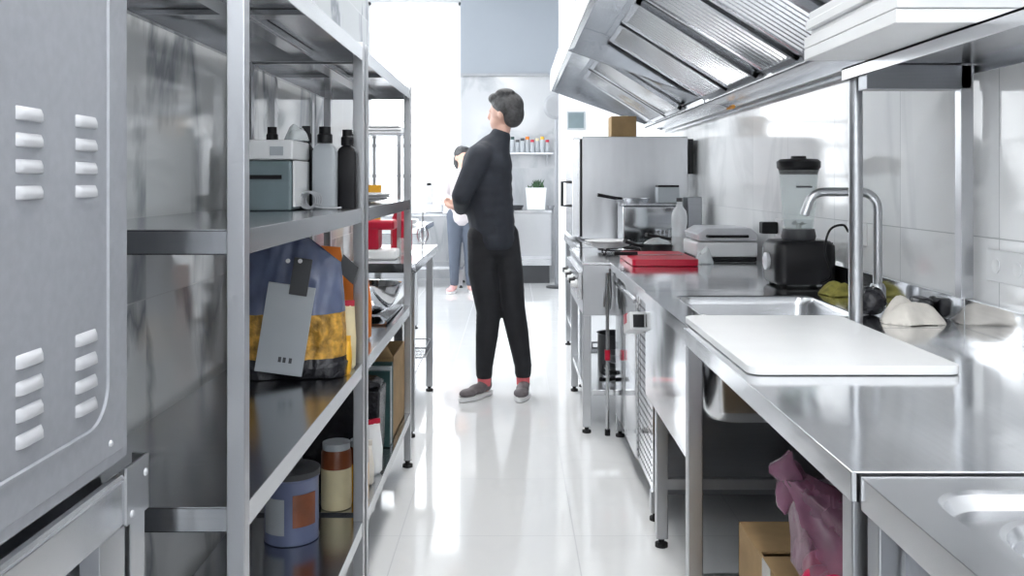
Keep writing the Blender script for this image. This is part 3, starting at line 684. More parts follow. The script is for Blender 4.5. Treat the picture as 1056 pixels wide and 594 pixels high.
# ------------------------------------------------------------------ items on the left shelves
t = thing('storage_box', (-.665, 2.50, 1.171), 'grey smoky plastic storage box with white lid beside dark bottles', 'storage box')
MB().box(-.08, .075, -.09, .10, 0, .135, .008).build('body', 'teal', t)
MB().box(-.085, .08, -.095, .105, .137, .19, .006).build('lid', 'white', t)
MB().box(.076, .083, -.08, .09, .01, .135, .002).build('side_panel', 'white', t)
MB().box(-.08, .05, -.0935, -.0905, .085, .096).build('slot', 'black', t)
MB().box(.02, .055, -.098, -.095, .148, .172).build('label', 'labelg', t)
def bottle(name, loc, mat, capm, r, hgt, label, sq=False):
    t = thing(name, loc, label, 'bottle', 'bottles on the shelf')
    s = hgt
    b_ = MB()
    if sq:
        rings = []
        for rr, z in ((r*.9, 0), (r, .006), (r, s*.70), (r*.8, s*.76), (r*.42, s*.80), (r*.42, s*.84)): rings.append([b_.b.verts.new((x, y, z)) for x, y in rrect(-rr, rr, -rr*.8, rr*.8, rr*.3, 4)])
        for a, b2 in zip(rings, rings[1:]):
            for i in range(len(a)): b_.b.faces.new((a[i], a[(i+1) % len(a)], b2[(i+1) % len(a)], b2[i]))
        b_.b.faces.new(rings[0][::-1]); b_.b.faces.new(rings[-1])
    else:
        b_.lathe([(0, 0), (r*.95, 0), (r, .006), (r, s*.62), (r*.88, s*.72), (r*.5, s*.78), (r*.40, s*.84), (0, s*.84)], n=24)
    b_.build('body', mat, t, sharp=50)
    MB().lathe([(0, s*.80), (r*.66, s*.80), (r*.66, s*.90), (r*.52, s*.92), (r*.52, s), (0, s)], n=18).build('cap', capm, t)
    return t
bottle('sauce_bottle', (-.535, 2.58, 1.171), 'labelg', 'black', .033, .235, 'pale grey bottle with black cap on the near shelving unit', True)
bottle('sauce_bottle', (-.482, 2.64, 1.171), 'black', 'black', .028, .23, 'black bottle standing right of the pale grey bottle', True)
bottle('sauce_bottle', (-.50, 2.80, 1.171), 'dark', 'black', .030, .225, 'dark bottle just behind the black bottle on the far unit')
bottle('sauce_bottle', (-.60, 2.63, 1.171), 'black', 'black', .024, .24, 'black bottle between the storage box and the pale grey bottle')
bottle('sauce_bottle', (-.67, 2.82, 1.171), 'wrap', 'black', .028, .245, 'dark bottle behind the right corner of the storage box')
bottle('sauce_bottle', (-.755, 2.84, 1.171), 'dark', 'black', .028, .25, 'dark bottle mostly hidden behind the storage box')
bottle('sauce_bottle', (-.50, 2.93, 1.171), 'black', 'dark', .026, .20, 'short dark bottle farthest back beside the shelf post')
m = MB()
for k in range(4): m.tube([(-.565+.022*math.cos(a)+.003*k, 2.49+.012*k, 1.171+.027+.023*math.sin(a)) for a in [2*PI*i/20 for i in range(20)]], .003, 6, closed=True)
m.tube(smooth_path([(-.545, 2.50, 1.18), (-.52, 2.49, 1.176), (-.50, 2.50, 1.176), (-.48, 2.53, 1.176)]), .003, 6)
tag(m.build('coiled_cable', 'grey'), 'coiled grey cable in front of the bottles', 'cable')
heap('plastic_wrap', 'pet', (-.60, 2.52, 1.362), .03, .05, .045, 'crumpled clear wrap on the storage box lid', 'plastic wrap', 21)
# platters on far unit level 3
for k in range(3):
    o = MB().lathe([(0, 0), (.10, 0), (.17, .012), (.174, .016), (.10, .005), (0, .005)], (-.63+.01*k, 3.30, 1.1715+k*.009), 36, (1, 1.8)).build('platter', 'foam')
    tag(o, 'white oval platter on the far shelving unit, %s in its stack' % ('lowest', 'middle', 'top')[k], 'platter', 'oval platters on the far unit')
# snack bag
def tuck(m, fn):
    for v in m.b.verts: v.co = fn(v.co)
t = thing('snack_bag', (-.605, 2.50, .712), 'large blue snack bag with pale label leaning on the near unit', 'bag', rz=.12)
def pillow(w, d, z0, z1, nx=24, nz=30, seed=1, amp=.006):
    rnd = random.Random(seed); ph = [rnd.uniform(0, 6) for _ in range(6)]; m = MB(); F = []; B = []
    Z0, Z1 = 0, .385
    for j in range(nz+1):
        z = z0+(z1-z0)*j/nz; v = (z-Z0)/(Z1-Z0)
        th = d*math.sqrt(max(0, 1-(max(0, v-.25)/.75)**2.2))*(1 if v > .08 else .75+.25*v/.08)
        ww = w*(1.02-.16*v+(.02 if v < .1 else 0)-(.06*(1-v/.1) if v < .1 else 0))
        rf = []; rb_ = []
        for i in range(nx+1):
            u = i/nx*2-1; x = u*ww; k = math.sqrt(max(0, 1-abs(u)**3))
            wv = amp*(math.sin(9*u+ph[0]+5*v)+math.sin(17*v+ph[1]+4*u)+.7*math.sin(23*u-13*v+ph[2]))*k
            lean = .03*v
            rf.append(m.b.verts.new((x, -th*k-wv+lean, z))); rb_.append(rf[-1] if i in (0, nx) else m.b.verts.new((x, th*k+lean, z)))
            dz = -.10*max(0, u-.25)*max(0, v-.55)/.45
            for q in {rf[-1], rb_[-1]}: q.co.z += dz
        F.append(rf); B.append(rb_)
    for j in range(nz):
        for i in range(nx):
            m.b.faces.new((F[j][i], F[j][i+1], F[j+1][i+1], F[j+1][i])); 
            q = [B[j][i], B[j+1][i], B[j+1][i+1], B[j][i+1]]; m.b.faces.new(q)
    m.b.faces.new([v for v in F[0]]+[v for v in B[0][::-1] if v not in F[0]]); m.b.faces.new([v for v in F[-1]]+[v for v in B[-1][::-1] if v not in F[-1]])
    return m
pillow(.148, .075, .0, .055).build('bag_bottom', 'wrap', t, sharp=80)
pillow(.147, .074, .055, .175).build('snack_window', 'pasta', t, sharp=80)
pillow(.148, .075, .175, .385).build('bag_top', 'blue', t, sharp=80)
rot = Matrix.Rotation(math.radians(9), 4, 'Y')
lb = MB().box(-.075, .050, -.088, -.082, .02, .26, .001, ); 
tuck(lb, lambda p: rot @ (p-Vector((0, 0, .14)))+Vector((0, 0, .14))); lb = lb.build('label', 'labelg', t)
lb2 = MB().box(-.018, .03, -.091, -.087, .235, .335, .001); tuck(lb2, lambda p: rot @ (p-Vector((0, 0, .14)))+Vector((0, 0, .14))); lb2.build('dark_tag', 'dark', t)
m = MB(); 
for x in (-.018, -.006, .010): m.box(x, x+.008, -.0895, -.0885, .052, .066)
tuck(m, lambda p: rot @ (p-Vector((0, 0, .14)))+Vector((0, 0, .14))); m.build('label_marks', 'dark', lb)
m = MB(); m.lathe([(0, 0), (.006, 0), (.006, .002), (0, .002)], (-.035+.03, -.085, .325), 14, rot=Matrix.Rotation(PI/2, 4, 'X')); m.lathe([(0, 0), (.006, 0), (.006, .002), (0, .002)], (.018+.03-.02, -.094, .325), 14, rot=Matrix.Rotation(PI/2, 4, 'X'))
m.build('buttons', 'white', t)
# orange/black carton behind
t = thing('carton', (-.53, 2.655, .712), 'orange and black carton behind the blue snack bag', 'carton', rz=.12)
MB().box(-.055, .030, -.012, .03, 0, .30, .003).build('body', 'orange', t)
m = MB(); m.poly([(-.075, -.013, .29), (-.03, -.016, .35), (.025, -.016, .345), (.035, -.013, .285)], (0, .004, 0)); m.build('flap', 'orange', t)
m = MB(); m.poly([(.020, -.020, .275), (.062, -.020, .235), (.078, -.020, .285), (.034, -.020, .325)], (0, .004, 0)); m.build('black_panel', 'dark', t)
def packet(loc, w, d, h, mat, label, rz=0, cat='packet', top=None):
    t = thing('food_packet', loc, label, cat, rz=rz)
    bagmesh((0, 0, 0), [(0, w*.8, d*.8, 0, 0), (.01, w, d, 0, 0), (h*.5, w*1.05, d*1.05, 0, 0), (h*.85, w*.9, d*.6, 0, 0), (h, w*.85, d*.12, 0, 0)], 28, int(abs(loc[1])*100), .03, 5).build('pouch', mat, t, sharp=80)
    MB().box(-w*.86, w*.86, -d*.13, d*.13, h-.002, h+.015).build('seal', top or mat, t)
packet((-.475, 2.60, .712), .024, .020, .18, 'cream', 'cream packet squeezed right of the blue snack bag', .2, top='red')
packet((-.468, 2.53, .712), .018, .018, .09, 'yellow', 'small yellow packet at the foot of the blue snack bag', .1)
packet((-.54, 3.06, .712), .06, .04, .24, 'orange', 'orange pouch on the far unit behind the steel bowl', .3)
packet((-.74, 3.03, .712), .06, .05, .20, 'cream', 'cream pouch against the wall on the far unit', .1)
t = thing('mixing_bowl', (-.575, 3.62, .725), 'shiny steel mixing bowl on the far shelving unit', 'bowl')
MB().lathe([(0, 0), (.05, 0), (.09, .03), (.115, .075), (.128, .115), (.134, .117), (.134, .113), (.118, .07), (.093, .025), (.05, -.003), (0, -.003)], n=40).build('bowl_wall', 'mirror', t)
m = MB(); m.ball((0, 0, .06), (.075, .075, .045), 20); m.build('contents', 'brown', t)
t = thing('baking_tray', (-.60, 3.62, .7115), 'flat steel tray under the mixing bowl', 'tray')
m = MB(); m.box(-.17, .13, -.25, .25, 0, .004); m.box(.127, .13, -.25, .25, 0, .014); m.box(-.17, -.167, -.25, .25, 0, .014); m.build('pan', 'mirror', t)
t = thing('dark_pot', (-.66, 3.28, .712), 'dark pot with handle left of the steel mixing bowl', 'pot')
MB().lathe([(0, 0), (.09, 0), (.10, .02), (.10, .09), (.104, .094), (0, .097)], n=30).build('body', 'dark', t); MB().lathe([(0, .097), (.02, .097), (.014, .11), (.02, .12), (0, .122)], n=16).build('lid_knob', 'black', t)
# bottom shelves
t = thing('storage_tin', (-.625, 2.56, .242), 'round blue tin with pale label on the bottom shelf of the near unit', 'tin')
MB().lathe([(0, 0), (.076, 0), (.077, .004), (.075, .01), (.075, .17), (.078, .175), (.077, .18), (0, .18)], n=40).build('can', 'bluecan', t)
MB().lathe([(0, .18), (.079, .18), (.079, .196), (.074, .198), (0, .198)], n=40).build('lid', 'dark', t)
def patch(a0, a1, z0, z1, r, mat, name, par):
    m = MB(); n = 10; A = []
    for i in range(n+1):
        a = a0+(a1-a0)*i/n; A.append((m.b.verts.new((r*math.cos(a), r*math.sin(a), z0)), m.b.verts.new((r*math.cos(a), r*math.sin(a), z1))))
    for p, q in zip(A, A[1:]): m.b.faces.new((p[0], q[0], q[1], p[1]))
    m.build(name, mat, par)
patch(math.radians(215), math.radians(268), .03, .13, .0765, 'labelg', 'paper_label', t)
patch(math.radians(285), math.radians(340), .05, .14, .0765, 'brown', 'picture_label', t)
def jar(loc, r, h, c1, c2, label):
    t = thing('food_jar', loc, label, 'jar')
    MB().lathe([(0, 0), (r, 0), (r*1.02, .008), (r*1.02, h*.62), (0, h*.62)], n=28).build('lower_body', c1, t)
    MB().lathe([(0, h*.621), (r*1.02, h*.621), (r, h*.85), (r*.9, h*.9), (0, h*.9)], n=28).build('upper_body', c2, t)
    MB().lathe([(0, h*.9), (r*.92, h*.9), (r*.92, h), (0, h)], n=28).build('lid', 'labelg', t)
jar((-.545, 2.80, .242), .046, .20, 'cream', 'brown', 'yellow and brown jar behind the blue tin')
jar((-.485, 2.86, .242), .030, .19, 'yellow', 'brown', 'narrow yellow jar beside the middle posts')
packet((-.50, 3.00, .242), .04, .04, .13, 'cloth', 'white and red pouch on the bottom shelf of the far unit', .3)
packet((-.485, 3.12, .242), .035, .035, .17, 'white', 'white pouch with red mark behind the white and red pouch', .6, top='red')
t = thing('black_bin', (-.62, 3.30, .242), 'black film lined bin on the bottom shelf of the far unit', 'bin')
m = MB(); m.poly([(-.13, -.08, 0), (.14, -.08, 0), (.15, -.09, .26), (-.14, -.09, .26)], (0, .17, 0)); m.build('bin', 'wrap', t, bev=.01)
m = bagmesh((0, 0, .255), [(0, .145, .09, 0, 0), (.02, .15, .095, 0, 0), (.035, .12, .07, 0, 0)], 36, 6, .04); m.build('liner', 'wrap', t, sharp=80)
for k, y in enumerate((3.415, 3.45, 3.485)):
    o = MB().box(-.78, -.462, y, y+.022, .242, .53+.01*k, .003).build('folder', ('green', 'labelg', 'green')[k])
    tag(o, '%s upright board between the black bin and the cardboard box' % ('dark green near', 'pale grey', 'dark green far')[k], 'folder', 'upright boards on the far unit')
t = thing('cardboard_box', (0, 0, 0), 'tall brown cardboard box on the bottom shelf at the far post', 'box')
m = MB(); x0, x1, y0, y1, z0, z1 = -.79, -.465, 3.53, 3.90, .242, .56
m.box(x0, x1, y0, y1, z0, z0+.004); m.box(x0, x0+.004, y0, y1, z0, z1); m.box(x1-.004, x1, y0, y1, z0, z1); m.box(x0, x1, y0, y0+.004, z0, z1); m.box(x0, x1, y1-.004, y1, z0, z1); m.build('body', 'card', t)
m = MB(); m.poly([(x0, y0, z1), (x1, y0, z1), (x1-.02, y0-.06, z1+.07), (x0+.02, y0-.06, z1+.07)], (0, .004, 0)); m.build('flap', 'card', t)
# ------------------------------------------------------------------ left far table with rack
t = thing('steel_table', (0, 0, 0), 'steel side table past the shelving units, holding a red coffee machine', 'table')
hollow_top(MB(), -.83, -.468, 4.38, 5.68, .85, .045).build('worktop', 'top', t)
legs(t, [(-.495, 4.41), (-.80, 4.41), (-.492, 5.38), (-.80, 5.38)], .845)
MB().box(-.81, -.50, 4.42, 5.40, .25, .27).build('lower_shelf', 'steel', t)
t = thing('countertop_rack', (0, 0, 0), 'two tier rack on the side table, carrying white trays', 'rack')
for x in (-.80, -.62):
    for y in (4.95, 5.24): MB().box(x-.01, x+.01, y-.01, y+.01, .851, 1.50).build('post', 'steel_side', t)
MB().box(-.82, -.60, 4.93, 5.26, 1.50, 1.512).build('shelf', 'steel', t)
for k in range(3):
    o = MB().box(-.81+.01*k, -.60-.01*k, 4.95, 5.24, 1.514+k*.016, 1.526+k*.016, .004).build('tray', 'white')
    tag(o, 'white tray on top of the rack, %s of its pile' % ('lowest', 'middle', 'top')[k], 'tray', 'white trays on the rack')
t = thing('coffee_machine', (-.68, 4.66, .851), 'red and white coffee machine on the side table', 'coffee machine')
MB().box(-.08, .09, -.08, .08, 0, .05, .012).build('base', 'white', t); MB().box(-.08, .0, -.07, .07, .05, .17, .01).build('body', 'red', t); MB().box(-.08, .08, -.075, .075, .15, .20, .015).build('head', 'red', t); MB().box(.015, .06, -.04, .04, .06, .16, .008).build('jug', 'glass', t)
t = thing('coffee_machine', (-.62, 5.02, .851), 'smaller red machine behind the red and white coffee machine', 'coffee machine')
MB().box(-.05, .06, -.06, .06, 0, .19, .015).build('body', 'red', t); MB().lathe([(0, .19), (.05, .19), (.03, .24), (0, .245)], n=20).build('hopper', 'red', t)
t = thing('drinking_glass', (-.57, 4.74, .851), 'clear glass on the side table', 'glass')
MB().lathe([(0, 0), (.028, 0), (.034, .10), (.032, .10), (.026, .006), (0, .006)], n=24).build('glass', 'glass', t)
t = thing('wire_whisk', (-.52, 5.25, .851), 'wire stand holding a small basket at the far end of the side table', 'wire stand')
m = MB()
for k in range(6):
    a0 = k*PI/6; m.tube([(.035*math.sin(u)*math.cos(a0), .035*math.sin(u)*math.sin(a0), .09-.05*math.cos(u)) for u in [2*PI*i/16 for i in range(16)]], .002, 5, closed=True)
m.tube([(0, 0, 0), (0, 0, .04)], .006, 8); m.tube([(0, 0, .14), (0, 0, .22)], .005, 8); m.build('wires', 'steel', t)
t = thing('yellow_cup', (-.80, 5.10, 1.171), 'bright yellow cup beside the rack', 'cup')
t.location = (-.735, 4.62, .851+.225)
bpy.data.objects.remove(t)
t = thing('measuring_jug', (-.74, 4.84, .851), 'tall bright yellow beaker on the side table', 'beaker')
MB().lathe([(0, 0), (.03, 0), (.04, .38), (.037, .38), (.027, .006), (0, .006)], n=24).build('beaker', 'yellow', t)
t = thing('sheet_pan', (-.57, 4.72, .271), 'dark upright sheet pan on the lower shelf of the side table', 'pan')
m = MB(); m.box(-.02, .02, -.22, .22, 0, .36, .006); m.build('pan', 'dark', t); MB().box(.018, .023, -.20, .20, .02, .34).build('rim', 'steel', t)
t = thing('wire_tray', (-.56, 5.15, .271), 'low wire tray on the lower shelf of the side table', 'tray')
m = MB()
for z in (.0, .05): m.tube([(x, y, z+.003) for x, y in rrect(-.08, .08, -.15, .15, .02, 3)], .003, 6, closed=True)
for k in range(8): m.tube([(-.08, -.14+k*.04, .05), (-.08, -.14+k*.04, .003), (.08, -.14+k*.04, .003), (.08, -.14+k*.04, .05)], .002, 5)
m.build('wires', 'dark_steel', t)
# ------------------------------------------------------------------ far end of the room
t = thing('far_counter', (0, 0, 0), 'closed steel counter against the far wall below the jar shelf', 'counter')
hollow_top(MB(), -.47, .50, 11.0, 11.58, .90, .04).build('worktop', 'top', t); MB().box(-.45, .48, 11.03, 11.57, .22, .86).build('body', 'steel', t); MB().box(-.43, .46, 11.08, 11.55, 0, .22).build('plinth', 'dark', t)
MB().box(-.45, .48, 11.015, 11.029, .30, .33).build('rail', 'louvre', t)
t = thing('wall_shelf', (0, 0, 0), 'steel shelf on the far wall carrying jars', 'shelf')
MB().box(-.20, .52, 11.33, 11.583, 1.59, 1.615, .003).build('board', 'louvre', t)
for x in (-.1, .44): MB().poly([(x, 11.58, 1.589), (x, 11.36, 1.589), (x, 11.58, 1.45)], (.01, 0, 0)).build('bracket', 'louvre', t)
first = None
cols = ['red', 'dark', 'green', 'dark', 'dark', 'orange', 'red', 'cream', 'yellow', 'red']
def make_jar(cap):
    t = thing('spice_jar', (0, 0, 0), 'x', 'jar', 'jars on the far wall shelf')
    MB().lathe([(0, 0), (.028, 0), (.030, .01), (.030, .11), (.022, .13), (0, .13)], n=18).build('body', 'labelg', t); MB().lathe([(0, .13), (.024, .13), (.024, .16), (0, .16)], n=18).build('lid', cap, t)
    return t
lab = ['leftmost jar on the far wall shelf with red lid', 'dark lidded jar second from the left on the far wall shelf', 'green lidded jar on the far wall shelf', 'dark lidded jar right of the green lidded jar', 'dark lidded jar left of the orange lidded jar', 'orange lidded jar on the far wall shelf', 'red lidded jar right of the orange lidded jar', 'cream lidded jar on the far wall shelf', 'yellow lidded jar on the far wall shelf', 'rightmost jar on the far wall shelf with red lid']
for k in range(10):
    t = make_jar(cols[k]); t.location = (-.12+k*.063, 11.43+.01*(k % 2), 1.616); t['label'] = lab[k]; s = 1+.25*((k*7) % 3)/2; t.scale = (1, 1, s)
t = thing('planter', (.30, 11.30, .901), 'white square planter with green leaves on the far counter', 'planter')
MB().poly([(-.11, -.09, 0), (.11, -.09, 0), (.13, -.10, .27), (-.13, -.10, .27)], (0, .18, 0)).build('pot', 'white', t)
m = MB(); rnd = random.Random(3)
for k in range(26):
    a = rnd.uniform(0, 2*PI); l = rnd.uniform(.05, .13); x, y = rnd.uniform(-.09, .09), rnd.uniform(-.07, .05)
    m.poly([(x, y, .25), (x+.012, y, .25+l*.5), (x+l*.4*math.cos(a), y+l*.3*math.sin(a), .25+l), (x-.012, y, .25+l*.5)], (.002, .003, 0))
m.build('leaves', 'leaf', t)
t = thing('glass_jar', (-.10, 11.42, .901), 'tall clear glass jar on the far counter beside person', 'jar')
MB().lathe([(0, 0), (.06, 0), (.06, .24), (.056, .24), (.056, .006), (0, .006)], n=24).build('jar', 'glass', t); MB().lathe([(0, .241), (.062, .241), (.062, .26), (0, .262)], n=24).build('lid', 'steel', t)
pan((.035, 11.22, .902), .11, 'dark', 'dark frying pan on the far counter left of the planter', .9, .15, .05)
t = thing('mixing_bowl', (.485, 11.2, .901), 'small dark bowl at the right end of the far counter', 'bowl')
MB().lathe([(0, 0), (.03, 0), (.05, .05), (.047, .05), (.03, .004), (0, .004)], n=24).build('bowl_wall', 'dark_steel', t)
t = thing('standing_fan', (.52, 10.6, 0), 'dark round disc on a thin pole beside the far counter', 'fan')
MB().lathe([(0, 0), (.12, 0), (.12, .02), (.02, .035), (0, .035)], n=28).build('base', 'dark', t); MB().tube([(0, 0, .03), (0, 0, 1.98)], .018, 10).build('pole', 'dark_steel', t)
m = MB(); m.lathe([(0, -.03), (.12, -.025), (.155, 0), (.12, .03), (0, .04)], (0, 0, 2.13), 32, rot=Matrix.Rotation(PI/2, 4, 'X')); m.build('head', 'grey', t)
t = thing('steel_table', (0, 0, 0), 'steel table below the far window', 'table')
hollow_top(MB(), -1.75, -.56, 10.55, 11.2, .88, .045).build('worktop', 'top', t)
legs(t, [(-1.7, 10.6), (-.60, 10.6), (-1.7, 11.15), (-.60, 11.15), (-1.15, 10.6)], .875)
MB().box(-1.73, -.58, 10.57, 11.18, .22, .25).build('lower_shelf', 'steel', t)
t = thing('coffee_grinder', (-.93, 10.8, .881), 'pale upright machine on the table below the far window', 'kitchen machine')
MB().box(-.10, .10, -.1, .1, 0, .10, .01).build('base', 'louvre', t); MB().box(-.10, -.02, -.08, .08, .1, .36, .01).build('column', 'louvre', t); MB().box(-.10, .12, -.08, .08, .30, .40, .02).build('head', 'white', t)
t = thing('steel_table', (0, 0, 0), 'steel table standing between the side table and the far window', 'table')
hollow_top(MB(), -1.55, -.78, 7.6, 9.0, .85, .045).build('worktop', 'top', t); legs(t, [(-1.5, 7.65), (-.82, 7.65), (-1.5, 8.95), (-.82, 8.95)], .845)
for k in range(4):
    o = MB().lathe([(0, 0), (.07, 0), (.12, .014), (.122, .017), (.07, .005), (0, .005)], (-.98, 8.3, .852+k*.011), 28).build('plate', 'white')
    tag(o, 'white plate on the middle steel table, %s of its stack' % ('lowest', 'second lowest', 'second highest', 'topmost')[k], 'plate', 'plates on the middle table')
# ------------------------------------------------------------------ people
def blob(name, mat, parent, parts, voxel=.009, smooth=6):
    """one continuous skin from tapered chains: ('c', [(p, r), ...], flat) or ('e', centre, radii, rot)"""
    V = []; F = []
    def ball(c, r, rot=None, n=14):
        b0 = len(V); k = n//2+1
        for a in range(k+1):
            th = PI*a/k
            for q in range(n):
                v = Vector((r[0]*math.sin(th)*math.cos(2*PI*q/n), r[1]*math.sin(th)*math.sin(2*PI*q/n), r[2]*math.cos(th)))
                V.append(Vector(c)+(rot @ v if rot is not None else v))
        for a in range(k):
            for q in range(n): F.append((b0+a*n+q, b0+(a+1)*n+q, b0+(a+1)*n+(q+1) % n, b0+a*n+(q+1) % n))
    for p in parts:
        if p[0] == 'c':
            ch = p[1]; fl = p[2] if len(p) > 2 else (1, 1, 1)
            for (a, ra), (b2, rb2) in zip(ch, ch[1:]):
                a, b2 = Vector(a), Vector(b2); n = max(2, int((b2-a).length/(.35*min(ra, rb2))))
                for i in range(n+1):
                    t_ = i/n; r = ra*(1-t_)+rb2*t_
                    ball(a.lerp(b2, t_), (r*fl[0], r*fl[1], r*fl[2]))
        else: ball(p[1], p[2], p[3].to_3x3() if len(p) > 3 else None, 24)
    me = bpy.data.meshes.new(name); me.from_pydata([tuple(v) for v in V], [], F); me.materials.append(M_[mat])
    bm_ = bmesh.new(); bm_.from_mesh(me); bmesh.ops.remove_doubles(bm_, verts=bm_.verts, dist=1e-6); bm_.to_mesh(me); bm_.free()
    o = bpy.data.objects.new(name, me); COL.objects.link(o); o.parent = parent
    r = o.modifiers.new('remesh', 'REMESH'); r.mode = 'VOXEL'; r.voxel_size = voxel; r.use_smooth_shade = True
    s = o.modifiers.new('smooth', 'SMOOTH'); s.iterations = smooth; s.factor = .5
    return o
def head_parts(c, f):
    """head centred at c facing unit vector f"""
    f = Vector(f).normalized(); up = Vector((0, 0, 1)); sd = f.cross(up).normalized(); c = Vector(c)
    R = Matrix((sd, f, up)).transposed().to_4x4()
    P = lambda a, b2, z: c+sd*a+f*b2+up*z
    return [('e', P(0, -.01, .02), (.074, .094, .098), R), ('e', P(0, .025, -.05), (.056, .064, .062), R), ('e', P(0, .045, -.085), (.030, .030, .022), R),
            ('e', P(0, .095, -.018), (.011, .016, .022), R), ('e', P(0, .088, .0), (.009, .012, .02), R), ('e', P(.028, .074, .016), (.018, .012, .008), R), ('e', P(-.028, .074, .016), (.018, .012, .008), R),
            ('e', P(0, .082, -.052), (.021, .010, .006), R), ('e', P(0, .080, -.062), (.019, .010, .006), R),
            ('e', P(.076, -.012, -.012), (.010, .018, .030), R), ('e', P(-.076, -.012, -.012), (.010, .018, .030), R)], R, P
def hand_parts(w, d, palm_n, s=1):
    """hand at wrist w pointing along d; palm_n = palm normal; side = d x palm_n"""
    w = Vector(w); d = Vector(d).normalized(); n = Vector(palm_n); n = (n-d*n.dot(d)).normalized(); sd = d.cross(n)*s
    out = [('c', [(w, .022), (w+d*.035, .022)]), ('c', [(w+d*.03+sd*.022, .015), (w+d*.085+sd*.028, .014)]), ('c', [(w+d*.03, .016), (w+d*.088, .015)]), ('c', [(w+d*.03-sd*.022, .015), (w+d*.08-sd*.028, .013)])]
    for k, (o, L) in enumerate(((.032, .068), (.011, .078), (-.011, .073), (-.031, .055))):
        b = w+d*.088+sd*o
        p1 = b+d*L*.45+n*L*.12; p2 = p1+d*L*.25+n*L*.25; p3 = p2+d*L*.08+n*L*.26
        out.append(('c', [(b, .0095), (p1, .009), (p2, .008), (p3, .0072)]))
    b = w+d*.028+sd*.022; out.append(('c', [(b, .013), (b+d*.03+sd*.03+n*.01, .011), (b+d*.06+sd*.036+n*.025, .009)]))
    return out
def shoe(name, mat, parent, heel, d, solem='white', lift=0):
    d = Vector(d).normalized(); h = Vector(heel); sd = Vector((-d.y, d.x, 0))
    R = Matrix((d, sd, Vector((0, 0, 1)))).transposed().to_4x4()
    P = lambda a, z: h+d*a+Vector((0, 0, z))
    o = blob(name, mat, parent, [('e', P(.045, .062), (.055, .036, .042), R), ('e', P(.11, .050), (.075, .038, .032), R), ('e', P(.19, .042), (.062, .044, .026), R), ('e', P(.035, .095), (.040, .034, .03), R)], .006, 4)
    m = MB(); pts = []
    for i in range(28):
        a = 2*PI*i/28; x = .12+.145*math.cos(a); w = .046*(1 if x > .12 else .86); pts.append(tuple(h+d*x+sd*(w*math.sin(a)*(1-.0*abs(math.cos(a))))+Vector((0, 0, .002))))
    m.poly(pts, (0, 0, .026)); m.build('sole', solem, o, bev=.004)
    return o
